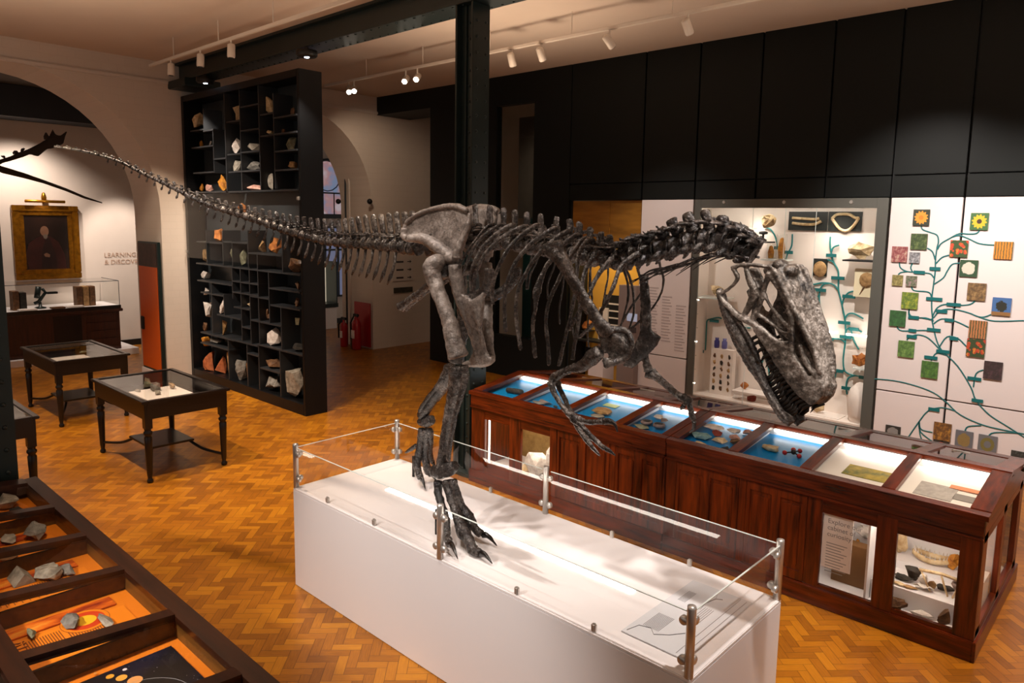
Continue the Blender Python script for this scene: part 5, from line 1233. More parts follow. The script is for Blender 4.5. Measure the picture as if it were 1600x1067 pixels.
# ------------------------------------------------------------------ the far room seen through the left arch
# portrait
XP = XB+.02
ty0, ty1, tz0, tz1 = 3.84, 5.0, 1.53, 3.0
pt = thing('portrait', (XP, (ty0+ty1)/2, tz0), 'gilt framed dark portrait of a seated person in red on the far wall', 'painting')
def frame(y0, y1, z0, z1, w_, d0, m_, nm):
    for a, b, c, d in ((y0, y1, z0, z0+w_), (y0, y1, z1-w_, z1), (y0, y0+w_, z0+w_, z1-w_), (y1-w_, y1, z0+w_, z1-w_)): MB().box(XP, XP+d0, a, b, c, d, .012).build(nm, m_, pt)
frame(ty0, ty1, tz0, tz1, .12, .09, 'gold', 'frame_rail'); frame(ty0+.11, ty1-.11, tz0+.11, tz1-.11, .09, .06, 'gold', 'frame_slip')
t = NT('portrait_ground'); v = t.coord('Object'); t.base(t.ramp(t.noise(v, 2, 3), [(.35, srgb('#140d0b')), (.7, srgb('#2b1a14'))])); t.set(.25); M['portrait_ground'] = t.m
cv_ = MB().box(XP+.005, XP+.03, ty0+.15, ty1-.15, tz0+.15, tz1-.15).build('canvas', 'portrait_ground', pt)
yc, zc0 = (ty0+ty1)/2-.02, tz0+.2
def blob(pts, m_, d_=.0): MB().prism([(XP+.031+d_, yc+a, zc0+b) for a, b in pts], (.001, 0, 0)).build('painted_figure', m_, pt)
mat('robe', '#30100c', .4, var=.4, scale=5); mat('robe_dark', '#1c0c0a', .4); mat('face_paint', '#6e4c38', .5, var=.2, scale=12); mat('hair_paint', '#564a40', .6)
blob([(-.32, .0), (-.36, .3), (-.3, .52), (-.17, .62), (-.05, .68), (.08, .66), (.22, .55), (.32, .3), (.34, 0)], 'robe')
blob([(-.1, .02), (-.07, .4), (0, .64), (.07, .62), (.16, .3), (.18, 0)], 'robe_dark', .001)
blob([(-.015+.075*math.cos(a*PI/8), .76+.105*math.sin(a*PI/8)) for a in range(16)], 'face_paint', .002)
blob([(-.05, .68), (-.03, .62), (.0, .6), (.03, .63), (.04, .69), (0, .7)], 'hair_paint', .003)
blob([(-.05, .3), (0, .33), (.06, .29), (.05, .24), (-.03, .25)], 'face_paint', .003)
lp = thing('picture_light', (XP, yc, tz1), 'brass picture light above the gilt framed portrait', 'lamp')
MB().tube([(XP+.0, yc, tz1+.03), (XP+.02, yc, tz1+.12), (XP+.15, yc, tz1+.09)], .012, 8).build('arm', 'brass', lp, True)
MB().lathe((XP+.16, yc-.35, tz1+.08), [(.02, 0), (.03, .01), (.03, .69), (.02, .7)], 12, (0, 1, 0)).build('shade', 'brass', lp, True)
MB().lathe((XP+.08, yc, tz1+.1), [(.04, 0), (.05, .06), (.03, .14), (.01, .16)], 10).build('finial', 'brass', lp, True)
spot((XP+.35, yc, tz1+.1), (XP, yc, tz0+.6), 6, 120, .6, WARM)
# desk showcase under the portrait
dk = onz(50, 572, 0); DX0, DX1 = XB+.06, -15.85; DY0, DY1 = 3.42, 5.36
ds = thing('showcase_desk', ((DX0+DX1)/2, (DY0+DY1)/2, 0), 'old panelled desk carrying a glass showcase, under the gilt portrait', 'desk')
MB().box(DX0, DX1+.12, DY0-.25, DY1+.3, 0, .13, .006).build('base', 'white_paint', ds)
MB().box(DX0, DX1, DY0, DY1, .13, .9).build('carcass', 'desk_wood', ds)
MB().box(DX0, DX1+.04, DY0-.06, DY1+.06, .9, .96, .008).build('desk_top', 'desk_wood', ds)
MB().box(DX1, DX1+.012, DY0, DY1, .13, .2).build('front_skirting', 'desk_wood', ds)
MB().box(DX1-.01, DX1+.004, DY0+.75, DY1-.7, .22, .88).build('kneehole_shade', 'dark_wood', ds)  # flat dark sheet, the shade of an open kneehole put into colour
for k in range(4): MB().box(DX1, DX1+.015, DY1-.62, DY1-.06, .22+k*.165, .37+k*.165, .006).build('drawer', 'desk_wood', ds)
for a in (.08, .5): MB().box(DX0+a+.02, DX0+a+.36, DY0-.012, DY0, .22, .86, .008).build('side_panel', 'mahogany_up', ds)
MB().box(DX0+.02, DX1+.02, DY0-.02, DY1+.02, .96, 1.02).build('showcase_base', 'white_paint', ds)
MB().box(DX1+.021, DX1+.03, DY0-.03, DY1+.03, .95, 1.03).build('showcase_edge', 'dark_wood', ds)
gz = 1.52; ga_, gb_, gc, gd = DX0+.03, DX1+.01, DY0-.01, DY1+.01
for q in (((gb_, gc, 1.02), (gb_, gd, 1.02), (gb_, gd, gz), (gb_, gc, gz)), ((ga_, gc, 1.02), (gb_, gc, 1.02), (gb_, gc, gz), (ga_, gc, gz)), ((ga_, gd, 1.02), (gb_, gd, 1.02), (gb_, gd, gz), (ga_, gd, gz)), ((ga_, gc, gz), (gb_, gc, gz), (gb_, gd, gz), (ga_, gd, gz))):
    MB().quad(*q).build('glass_pane', 'case_glass', ds)
for a, b in (((gb_, gc, 1.02), (gb_, gc, gz)), ((gb_, gd, 1.02), (gb_, gd, gz)), ((gb_, gc, gz), (gb_, gd, gz)), ((ga_, gc, gz), (gb_, gc, gz)), ((ga_, gd, gz), (gb_, gd, gz))): MB().tube([a, b], .006, 6).build('glass_edge', 'beam_grey', ds)
def on_desk(px, py): p = onx(px, py, DX1-.35); return Vector((DX1-.35, p.y, 1.021))
p = on_desk(28, 478)
for k, (h, m_) in enumerate(((.36, 'rk_brown'), (.33, 'rk_dark'))): tag(MB().box(p.x-.12, p.x+.12, p.y-.1+k*.12, p.y-.0+k*.12, 1.021, 1.021+h).build('book', m_), ('left brown' if k == 0 else 'darker right') + ' book standing at the left end of the desk showcase', 'book', 'books in the desk showcase')
p = on_desk(133, 478)
for k in range(3): tag(MB().box(p.x-.12, p.x+.12, p.y-.17+k*.115, p.y-.065+k*.115, 1.021, 1.41, .006).build('book', ['rk_brown', 'rk_tan', 'rk_brown'][k]), ['left dark', 'middle tan', 'right dark'][k]+' volume of three books standing at the right of the desk showcase', 'book', 'books in the desk showcase')
p = on_desk(63, 478); ms = thing('microscope', p, 'dark antique microscope in the middle of the desk showcase', 'microscope')
mb = MB().lathe(p, [(.1, 0), (.1, .02), (.03, .04), (.025, .12)], 14); mb.build('foot', 'iron', ms, True)
MB().tube([p+Vector((0, -.1, .1)), p+Vector((0, -.02, .13)), p+Vector((0, .1, .3)), p+Vector((0, .05, .38))], [.03, .035, .03, .03], 8).build('arm', 'iron', ms, True)
MB().tube([p+Vector((0, -.05, .2)), p+Vector((0, -.01, .42))], .05, 10).build('body_tube', 'iron', ms, True)
MB().box(p.x-.05, p.x+.05, p.y+.12, p.y+.3, 1.021+.27, 1.021+.31).build('eyepiece_arm', 'iron', ms)
for px, w_, m_, lab in ((38, .3, 'paper', 'open pale book lying at the left of the desk showcase'), (85, .24, 'rk_brown', 'brown object lying right of the microscope'), (112, .3, 'paper', 'pale papers lying before the three books')):
    q = on_desk(px, 486)+Vector((.225, 0, 0)); tag(MB().box(q.x-.08, q.x+.08, q.y-w_/2, q.y+w_/2, 1.021, 1.021+.03, .008).build('book' if 'book ' in lab else 'papers', m_), lab, 'book' if 'book ' in lab else 'papers')
# wall lettering
for s_, z in (('LEARNING', 1.94), ('& DISCOVERY', 1.79)):
    o = text_mesh('wall_lettering', s_, .135, (XB+.012, 5.47, z), (0, 1, 0), (0, 0, 1), mat('letter_tan', '#b79a86', .7)); tag(o, 'tan painted wall lettering, '+('upper line LEARNING' if 'L' == s_[0] else 'lower line & DISCOVERY'), 'lettering')
    o.scale = (1, 1, 1)
# orange door panel standing in the reveal of the arch
YD = 5.085
pa, pb = ony(222, 400, YD).x, ony(250, 400, YD).x
od = thing('orange_door', ((pa+pb)/2, YD-.03, 0), 'narrow orange door with a dark picture top, against the side of the left arch', 'door')
zt_ = ony(235, 378, YD-.05).z; zm = ony(235, 417, YD-.05).z
MB().box(pa-.02, pb+.06, YD-.06, YD-.01, .1, zt_, .006).build('door_frame', 'iron', od)
MB().box(pa, pb, YD-.068, YD-.06, .14, zm).build('door_leaf', mat('orange_paint', '#c8540c', .45), od)
MB().box(pa, pb, YD-.068, YD-.06, zm+.02, zt_-.03).build('picture_panel', mat('dark_photo', '#4a2f26', .5, var=.7, scale=5), od)
q = ony(228, 505, YD-.07); MB().box(pa+.03, pa+.16, YD-.09, YD-.068, q.z-.12, q.z+.12, .01).build('handle', 'black', od)
MB().box(pa-.05, pb+.1, YD-.08, YD-.005, .0, .1).build('threshold', 'white_paint', od)
# giant antler and the thin dark pole hanging in the far room
mat('antler_brown', '#2a1f18', .75)
XA = -15.2
def A(px, py, d_=0.): return onx(px, py, XA+d_)
def zA(x, y): return (x/4.104, 60+y/4.104)
an = thing('antler', A(60, 240), 'huge dark palmate antler hanging below the ceiling beam at the far left', 'antler')
AO = [(-40, 790), (20, 770), (70, 755), (105, 735), (170, 715), (240, 680), (300, 645), (330, 620), (335, 580), (350, 615), (385, 630), (410, 605), (432, 590), (412, 640), (405, 675), (375, 695), (345, 705), (300, 712), (240, 760), (190, 745), (140, 765), (60, 790), (20, 800), (-40, 830)]
ps = [A(*zA(*q)) for q in AO]
mb = MB().prism(ps, (.05, 0, 0)); bmesh.ops.triangulate(mb.bm, faces=[f for f in mb.bm.faces if len(f.verts) > 4]); remesh(mb.build('palm', 'antler_brown', an, True), .02, 3)
for a in ([(300, 650), (297, 630), (295, 605)], [(150, 720), (142, 714), (136, 710)], [(102, 740), (95, 728), (90, 722)], [(20, 765), (30, 755)], [(-20, 830), (20, 850), (50, 870)]):
    P_ = [A(*zA(*q), .02) for q in a]; MB().tube(P_, [.045]*(len(P_)-1)+[.012], 8).build('tine', 'antler_brown', an, True)
po = [A(*zA(*q), .3) for q in ((-60, 820), (40, 850), (150, 880), (280, 920), (420, 970), (540, 1020), (655, 1056))]
o = MB().tube(po, [.05, .055, .045, .03, .026, .022, .01], 8).build('pole', 'antler_brown', None, True); tag(o, 'thin dark tapering pole slanting down in the far room, above the portrait', 'pole')
# second arch: fire point, pale case with a specimen, pipes
YE = 9.44
fb = ony(568, 535, YE); fp = thing('fire_point_board', (fb.x, YE-.02, .02), 'red rounded board behind the fire extinguishers at the second arch', 'board')
MB().box(fb.x-.3, fb.x+.3, YE-.03, YE-.012, .05, 1.02, .008).build('board', 'red', fp)
def extinguisher(x, y, r, h, m_, lab):
    t = thing('fire_extinguisher', (x, y, 0), lab, 'fire extinguisher', 'fire extinguishers')
    MB().lathe((x, y, 0), [(r*.9, 0), (r, .03), (r, h*.78), (r*.7, h*.88), (r*.3, h*.92), (r*.3, h)], 16).build('cylinder', m_, t, True)
    MB().box(x-.1, x+.08, y-.02, y+.02, h, h+.06, .01).build('valve', 'black', t); MB().tube([(x-.08, y, h+.02), (x-.18, y-.02, h*.8), (x-.17, y-.02, h*.3)], .018, 8).build('hose', 'black', t, True)
    MB().box(x-r*.5, x+r*.5, y-r-.004, y-r*.8, h*.35, h*.6).build('instruction_label', 'paper', t)
extinguisher(fb.x+.02, YE-.2, .1, .72, 'red', 'red fire extinguisher with a white label on the right')
extinguisher(fb.x-.45, YE-.2, .085, .6, 'red', 'smaller dark red fire extinguisher with a black hose on the left')
for px in (541, 547):
    q = ony(px, 400, YE-.03); q2 = ony(px, 252 if px == 541 else 268, YE-.03); tag(MB().tube([(q.x, YE-.03, .02), (q.x, YE-.03, q2.z)], .02, 8).build('wall_pipe', 'plaster' if px > 545 else 'beam_grey', None, True), ('left dark' if px < 545 else 'right pale')+' pipe rising on the reveal of the second arch', 'pipe')
for px, w_ in ((528, .1), (577, .1)):
    q = ony(px, 315, YE-.08); tag(MB().ball((q.x, YE-.07, q.z), .06, 2).build('wall_camera', 'black', None, True), ('left' if px < 550 else 'right')+' small black round fixture on the second arch reveal', 'fixture')
cb = onx(512, 532, -16.2); pc = thing('pale_showcase', (-16.3, cb.y, 0), 'pale pedestal showcase with a lit specimen, behind the black shelf edge', 'showcase')
cz0, cz1, cz2 = 0, onx(512, 474, -16.2).z, onx(512, 410, -16.2).z
cya, cyb = onx(500, 500, -16.2).y-.3, onx(523, 500, -16.2).y
MB().box(-16.6, -16.1, cya, cyb, 0, cz1-.1).build('pedestal', 'white_paint', pc); MB().box(-16.62, -16.08, cya-.02, cyb+.04, cz1-.1, cz1).build('plinth_edge', 'iron', pc)
MB().box(-16.6, -16.58, cya, cyb, cz1, cz2).build('back_board', emit('board_glow', '#e8d8bd', .6), pc)  # board glows by itself in place of light falling on it
MB().quad((-16.12, cya, cz1), (-16.12, cyb, cz1), (-16.12, cyb, cz2), (-16.12, cya, cz2)).build('glass_pane', 'case_glass', pc)
MB().box(-16.6, -16.1, cyb, cyb+.03, cz1, cz2+.02).build('end_post', 'iron', pc)
q = onx(505, 443, -16.3); rock('specimen', (-16.35, q.y, q.z-.1), .1, .2, .12, 77, 'rk_amber', 'amber specimen floating on its mount in the pale showcase', 'specimen'); 
q2 = (-16.35, q.y); tag(MB().tube([(q2[0], q2[1], cz1), (q2[0], q2[1], q.z-.1)], .01, 6).build('mount_rod', 'steel'), 'thin steel mount rod under the amber specimen', 'rod')
# direction sign on the white pier
q = onx(641, 425, XW); zs0, zs1 = onx(641, 438, XW).z, onx(641, 400, XW).z
ya, yb_ = onx(613, 425, XW).y, onx(645, 425, XW).y
ws = thing('direction_sign', (XW+.01, (ya+yb_)/2, zs0), 'pale direction sign with black arrows on the white pier behind the tail', 'sign')
MB().box(XW+.005, XW+.015, ya, yb_, zs0, zs1).build('board', 'plaster', ws)
for k in range(3):
    mb = MB(); z = zs0+.07+k*(zs1-zs0)/3.1; y = yb_-.12
    mb.box(XW+.0155, XW+.017, y-.05, y+.02, z-.01, z+.01); mb.prism([(XW+.0155, y+.02, z-.035), (XW+.0155, y+.07, z), (XW+.0155, y+.02, z+.035)], (.0015, 0, 0)); mb.build('arrow', 'print_dark', ws); MB().box(XW+.0155, XW+.017, ya+.1, y-.16, z-.02, z+.02).build('caption_line', 'print_dark', ws)

za_, zb0 = onx(630, 457, XW).z, onx(630, 449, XW).z
o = thing('notice', (XW+.01, (ya+yb_)/2, za_), 'long dark picture notice under the arrow sign on the white pier', 'sign'); MB().box(XW+.005, XW+.02, ya+.03, yb_-.02, za_, zb0).build('print', mat('notice_print', '#4a4436', .5, var=.5, scale=9), o)
settle([o for o in bpy.data.objects if o.parent is None and o.type == 'MESH' and o.get('group') in ('rocks on the tall black shelf', 'specimens inside the dark tables')])
# ================================================================== THE DISPLAY WALL
# amber niche left of the white panel
nx0, nx1 = -7.66, -6.24; NY = YW+.55
nic = thing('niche_display', ((nx0+nx1)/2, NY, .02), 'amber lit wall niche of dark panels and specimens, behind the rib cage', 'display')
t = NT('amber_board'); v = t.coord('Object', (1, 1, 6)); t.base(t.ramp(t.noise(v, 1.2, 4), [(.35, srgb('#7a5216')), (.65, srgb('#a87528'))])); t.set(.45); M['amber_board'] = t.m
mat('yellow_board', '#d8a545', .6, var=.08, scale=2)
MB().box(nx0+.0, nx1+.0, NY, NY+.04, .02, 3.19).build('back_board', 'yellow_board', nic)
MB().box(nx0+.005, nx0+.03, YW+.06, NY, .02, 3.19).build('side_board', 'black_void', nic); MB().box(nx1-.03, nx1-.005, YW+.06, NY, .02, 3.19).build('side_board', 'grey_back', nic)
zt_ = ony(930, 380, YW+.1).z
xm_ = ony(954, 340, YW+.1).x
MB().box(nx0+.03, xm_-.006, YW+.08, YW+.11, zt_, 3.19).build('upper_board', 'amber_board', nic); MB().box(xm_+.006, nx1-.03, YW+.08, YW+.11, zt_, 3.19).build('upper_board', 'amber_board', nic)
def nz(px, py): return ony(px, py, NY-.02)
for (x0_, y0_, x1_, y1_) in ((945, 460, 985, 512), (905, 540, 930, 580)):
    a, b = nz(x0_, y0_), nz(x1_, y1_); MB().box(a.x, b.x, NY-.03, NY-.001, b.z, a.z).build('black_panel_board', 'black_void', nic)
mb = MB().prism([(lambda q: (q.x, NY-.012, q.z))(nz(*q)) for q in ((942, 470), (955, 463), (972, 466), (988, 462), (990, 515), (940, 512))], (0, .01, 0)); mb.build('dark_silhouette', 'black_void', nic)
for k in range(4): a, b = nz(952, 473+k*11), nz(975, 478+k*11); MB().box(a.x, b.x, NY-.036, NY-.03, b.z, a.z).build('caption_strip', 'paper', nic)
a, b = nz(938, 480), nz(950, 545); MB().box(a.x, b.x, NY-.06, NY-.031, b.z, a.z).build('caption_panel', 'paper', nic)
a, b = nz(862, 526), nz(950, 534); MB().box(a.x, nx1-.04, NY-.3, NY-.03, b.z, b.z+.03).build('shelf', 'black_void', nic)
spot((nx0+.7, YW+.2, 3.0), (nx0+.75, NY, 1.6), 90, 110, .8, (1, .75, .35), .1)
for k, (px, py, s_, m_, lab) in enumerate(((884, 470, .16, 'rk_tan', 'tan cup like specimen high in the amber niche'), (906, 505, .17, 'rk_orange', 'orange brown specimen in the middle of the amber niche'), (880, 560, .16, 'rk_brown', 'brown clustered specimen low in the amber niche'), (918, 562, .18, 'rk_amber', 'amber specimen beside the brown cluster in the niche'))):
    q = nz(px, py); q.x = min(max(q.x, nx0+.05+s_*.55), nx1-.05-s_*.55); rock('specimen', (q.x, NY-.13, q.z-s_/2), s_, .18, s_, 400+k, m_, lab, 'specimen', 'specimens in the amber niche', rough=.3)
    a = MB().box(q.x-s_*.45, q.x+s_*.45, NY-.22, NY-.002, q.z-s_/2-.016, q.z-s_/2-.004).build('bracket_shelf', 'black_void', nic)
# pale column, screen and white post at the right of the niche
a, b = ony(977, 420, YW-.02), ony(997, 420, YW-.02)
po = thing('display_post', ((a.x+b.x)/2, YW-.1, 0), 'mauve grey post with a small screen right of the amber niche', 'post')
MB().box(a.x-.02, b.x+.06, YW-.14, YW-.01, 0, nz(985, 440).z).build('post', 'mauve', po) if mat('mauve', '#8d7d78', .5) else None
q = ony(988, 496, YW-.14); MB().box(q.x-.09, q.x+.09, YW-.155, YW-.14, q.z-.06, q.z+.06).build('screen', emit('screen_glow', '#9aa0b4', .5), po)
q = ony(988, 515, YW-.14); MB().box(q.x-.07, q.x+.07, YW-.15, YW-.14, q.z-.05, q.z+.04).build('caption', 'print_dark', po)
a, b = ony(927, 545, YW-.3), ony(948, 600, YW-.3)
o = thing('white_pedestal', ((a.x+b.x)/2, YW-.3, 0), 'narrow white pedestal below the amber niche, behind the shoulder bone', 'pedestal'); MB().box(a.x, b.x, YW-.42, YW-.12, 0, a.z).build('pedestal', 'white_panel', o)
# white panel with pale printed text
tp = [ony(*q, YW-.004) for q in ((1026, 468), (1066, 545))]
wt = thing('text_lines_panel', ((tp[0].x+tp[1].x)/2, YW-.003, tp[1].z), 'pale raised text columns on the white panel left of the glass showcase', 'text')
for c_ in range(3):
    mb = MB(); x0_ = -6.04+.24*c_
    for k in range(16): mb.box(x0_, x0_+.17-.02*((k*5) % 3), YW-.003, YW-.001, 1.85-.045*k-.12*c_, 1.87-.045*k-.12*c_)
    mb.build('text_column', mat('text_faint', '#bdb0ae', .6), wt)

# tall glass showcase set in the wall
sx0, sx1, sz0, sz1, SBY = -5.325, -2.72, .03, 3.195, YW+.42
sc = thing('glass_showcase', ((sx0+sx1)/2, YW+.2, sz0), 'tall lit glass showcase in the display wall with a teal branching tree and specimens', 'showcase')
MB().box(sx0+.02, sx1-.02, SBY, SBY+.03, sz0, sz1).build('back_board', mat('case_white', '#efe3da', .6), sc)
mat('case_frame', '#5a5a54', .4)
MB().box(sx0+.02, sx0+.05, YW+.03, SBY, sz0, sz1).build('side_board', 'case_white', sc); MB().box(sx1-.05, sx1-.02, YW+.03, SBY, sz0, sz1).build('side_board', 'case_white', sc)
MB().box(sx0+.05, sx1-.05, YW+.02, SBY, sz0, .33).build('base_board', 'case_white', sc); MB().box(sx0+.05, sx1-.05, YW+.03, SBY, 3.12, sz1).build('soffit', 'case_frame', sc)
fl, fr = ony(1108, 450, YW), ony(1372, 450, YW)
MB().box(sx0, sx0+.1, YW-.01, YW+.03, sz0, sz1, .004).build('frame_stile', 'case_frame', sc); MB().box(sx1-.13, sx1, YW-.01, YW+.03, sz0, sz1, .004).build('frame_stile', 'case_frame', sc)
hz = ony(1200, 325, YW).z
MB().box(sx0+.1, sx1-.13, YW-.01, YW+.03, hz, sz1, .004).build('header', 'case_frame', sc)
for px in (1131, 1225, 1330): q = ony(px, 316, YW-.012); MB().lathe((q.x, YW-.011, q.z), [(.025, 0), (.02, .01)], 14, (0, -1, 0)).build('header_stud', 'steel', sc)
MB().quad((sx0+.1, YW+.005, sz0), (sx1-.13, YW+.005, sz0), (sx1-.13, YW+.005, hz), (sx0+.1, YW+.005, hz)).build('glass_front', 'case_glass', sc)
for px in (1177, 1228, 1276): q = ony(px, 330, YW+.004); MB().box(q.x-.003, q.x+.003, YW+.002, YW+.009, sz0, hz).build('glass_joint', 'glass_edge', sc)
for z in (3.08,): MB().box(sx0+.15, sx1-.15, YW+.08, YW+.11, z, z+.02).build('light_strip', 'led', sc)
ls = [ony(*q, YW+.25) for q in ((1278, 517), (1372, 525))]
MB().box(ls[0].x, ony(1308, 519, YW+.25).x, YW+.25, YW+.275, ls[0].z-.01, ls[0].z+.012).build('light_strip', 'led', sc)
MB().box(ony(1322, 521, YW+.25).x, ony(1366, 525, YW+.25).x, YW+.25, YW+.275, ls[0].z-.015, ls[0].z+.008).build('light_strip', 'led', sc)
for i in range(9):
    q = ony(1104, 470+i*22, YW+.02); MB().lathe((sx0+.115, YW+.03, q.z), [(.008, 0), (.008, .006)], 8, (0, -1, 0)).build('shelf_stud', 'lamp_face' if i % 3 == 0 else 'steel', sc)  # every third stud is made to glow, a glint put in as emission
def W(px, py, y=SBY-.01): return ony(px, py, y)
# teal branches, fixed a little off the back board
tt = thing('tree_of_life', (-3.8, SBY-.03, .8), 'teal branching tree with name tags on the back of the glass showcase', 'diagram')
def c1_(x, y): return (1250+x/5.927, 310+y/5.927)
def c2_(x, y): return (1250+x/5.333, 480+y/5.333)
def c3_(x, y): return (1080+x/5, 310+y/5)
def c4_(x, y): return (1060+x/2.668, 300+y/2.668)
BR = [(c1_, [(282, 355), (278, 420), (288, 500), (310, 590), (352, 670), (355, 760), (356, 850), (375, 930), (395, 1020), (402, 1067)]), (c2_, [(352, 0), (372, 90), (380, 200), (376, 300), (360, 430), (368, 520), (400, 555), (460, 572), (590, 590), (640, 605)]),
      (c1_, [(288, 500), (310, 455), (362, 434)]), (c1_, [(315, 600), (290, 582), (255, 570)]), (c1_, [(356, 855), (320, 808), (270, 788), (200, 785), (120, 800), (50, 800)]), (c1_, [(265, 790), (215, 800), (185, 850), (178, 930), (185, 1010), (202, 1067)]), (c1_, [(180, 890), (160, 918), (125, 940)]),
      (c1_, [(388, 990), (410, 920), (460, 870), (545, 862)]), (c2_, [(372, 100), (400, 60), (450, 56), (528, 98)]), (c2_, [(382, 210), (400, 180), (460, 178), (515, 210)]), (c2_, [(425, 190), (445, 270), (490, 355)]), (c2_, [(376, 300), (340, 270), (250, 265), (185, 262)]),
      (c2_, [(366, 535), (310, 528), (230, 545)]), (c2_, [(300, 535), (290, 590)]), (c2_, [(460, 572), (405, 590), (385, 650), (392, 728)]), (c3_, [(568, 225), (620, 245), (660, 310), (675, 400)]), (c3_, [(790, 280), (785, 370), (755, 430), (740, 475)]),
      (c4_, [(75, 655), (80, 580), (110, 540), (160, 525), (180, 528)]), (c4_, [(345, 720), (365, 690), (385, 800), (392, 830)]), (c4_, [(260, 565), (300, 568)])]
for cv, pts in BR:
    P_ = [Vector((max(p.x, sx0+.075), p.y, p.z)) for p in spline([W(*cv(*q), SBY-.03) for q in pts], 4)]; MB().tube(P_, .011, 6).build('branch', 'teal', tt, True)
for cv, x0_, y0_, x1_, y1_ in ((c1_, 244, 520, 338, 540), (c1_, 292, 730, 414, 750), (c1_, 138, 840, 242, 862), (c1_, 395, 900, 514, 922), (c2_, 320, 120, 420, 142), (c2_, 408, 175, 490, 195), (c2_, 332, 240, 428, 260), (c2_, 182, 256, 280, 275), (c2_, 282, 522, 362, 542), (c2_, 492, 578, 585, 600), (c2_, 348, 664, 424, 688),
                               (c3_, 650, 378, 702, 398), (c3_, 730, 415, 795, 432), (c4_, 60, 655, 95, 668), (c4_, 132, 530, 168, 545), (c4_, 365, 795, 400, 805)):
    a, b = W(*cv(x0_, y0_), SBY-.045), W(*cv(x1_, y1_), SBY-.045); a.x = max(a.x, sx0+.06); zc_ = (a.z+b.z)/2; MB().box(a.x, b.x, SBY-.06, SBY-.045, zc_-.022, zc_+.022).build('name_tag', 'teal_dark', tt)
# pictures and specimens of the showcase
def pic(name, px0, py0, px1, py1, y, m_, label, cat='picture', d=.012, group=None):
    a, b = ony(px0, py0, y), ony(px1, py1, y); o = MB().box(a.x, b.x, y-d, y, b.z, a.z).build(name, m_); return tag(o, label, cat, group), a, b
GS = 'things in the glass showcase'
for (x0_, y0_, x1_, y1_, lab) in ((1234, 331, 1292, 361, 'left'), (1296, 331, 1346, 362, 'right')):
    t_ = thing('jaw_picture', W((x0_+x1_)/2, y1_), 'dark board with a long pale jaw at the top of the showcase' if lab == 'left' else 'dark board with a lip shaped pale jaw at the top of the showcase', 'picture', GS)
    a, b = W(x0_, y0_, SBY-.005), W(x1_, y1_, SBY-.005); MB().box(a.x, b.x, SBY-.025, SBY-.004, b.z, a.z).build('board', mat('board_dark', '#1f2423', .5), t_)
    if lab == 'left': pts_ = [[(1238, 341), (1255, 342), (1272, 343), (1280, 342)], [(1238, 349), (1255, 351), (1272, 351), (1283, 346)]]
    else: pts_ = [[(1300, 342), (1307, 336), (1318, 335), (1328, 336), (1336, 341), (1341, 342), (1332, 355), (1322, 361), (1312, 358), (1304, 348), (1300, 342)]]
    for p_ in pts_: MB().tube(spline([W(*q, SBY-.035) for q in p_], 4), .02, 7).build('jaw_bone', 'rk_cream', t_, True)
pic('photograph', 1272, 404, 1292, 432, SBY-.004, 'board_dark', 'dark picture of an egg shaped tan fossil in the showcase', 'picture', .02, GS)
q = W(1281, 421, SBY-.052); tag(MB().ball(q, .09, 3, (1, .25, 1.2)).build('fossil', 'rk_tan', None, True), 'egg shaped tan fossil on the dark picture in the showcase', 'fossil', GS)
def shelf(px0, px1, py, m_='black_void', y0=YW+.06):
    a, b = ony(px0, py, YW+.2), ony(px1, py, YW+.2); MB().box(max(a.x, sx0+.052), min(b.x, sx1-.052), y0, SBY-.064, a.z-.02, a.z).build('glass_shelf', m_, sc); return a.z
z_ = shelf(1322, 1390, 405)
def sp_(px, z, w_, d_, h_, m_, lab, seed, name='specimen', cat='specimen', y=YW+.22, **k):
    q = ony(px, 400, y); return rock(name, (q.x, y, z+.002), w_, d_, h_, seed, m_, lab, cat, GS, **k)
sp_(1345, z_, .36, .16, .22, 'rk_cream', 'large pale yellow skull on the dark shelf at the upper right of the showcase', 501, 'skull', 'skull', rough=.3, n=24)
q = ony(1356, 440, YW+.25); hc = thing('crab_block', (q.x, YW+.25, q.z-.18), 'clear block with a brown horseshoe crab at the right of the showcase', 'specimen', GS)
MB().box(q.x-.15, q.x+.13, YW+.2, YW+.3, q.z-.2, q.z+.16).build('block', mat('resin', '#efe2c0', .2), hc); MB().ball((q.x, YW+.19, q.z+.02), .09, 2, (1, .25, 1.1)).build('shell', 'rk_tan', hc, True); MB().tube([(q.x-.02, YW+.19, q.z-.06), (q.x-.07, YW+.19, q.z-.17)], [.012, .003], 6).build('tail', 'rk_brown', hc, True)
z2_ = shelf(1338, 1390, 572, 'glass_edge'); sp_(1357, z2_, .2, .14, .15, 'rk_orange', 'spiky orange coral on the right shelf of the showcase', 502, 'coral', 'coral', rough=.4, n=30)
pic('framed_picture', 1364, 500, 1372, 538, SBY-.1, 'board_dark', 'narrow dark picture by the right frame of the showcase', 'picture', .02, GS)
pic('framed_picture', 1290, 582, 1302, 606, SBY-.004, 'board_dark', 'dark picture behind the dinosaur snout in the showcase', 'picture', .02, GS)
a = ony(1315, 655, YW+.2); b = ony(1180, 655, YW+.2)
bz = ony(1280, 646, YW+.2).z
MB().box(b.x, a.x, YW+.08, SBY-.064, .33, bz).build('display_step', 'case_white', sc)
sp_(1298, bz, .2, .14, .15, 'rk_cream', 'pale yellow shell on the white step below the snout', 503, 'shell', 'shell', smooth=True)
sp_(1263, bz, .1, .06, .04, 'rk_cream', 'small pale bone on the white step left of the yellow shell', 504, 'bone', 'bone')
q = ony(1342, 635, YW+.19); tag(MB().lathe((q.x, YW+.19, .331), [(.1, 0), (.13, .1), (.15, .3), (.12, .42), (.05, .5), (.01, .52)], 16).build('urchin_dome', 'case_white', None, True), 'tall white rounded specimen at the lower right of the showcase', 'specimen', GS)
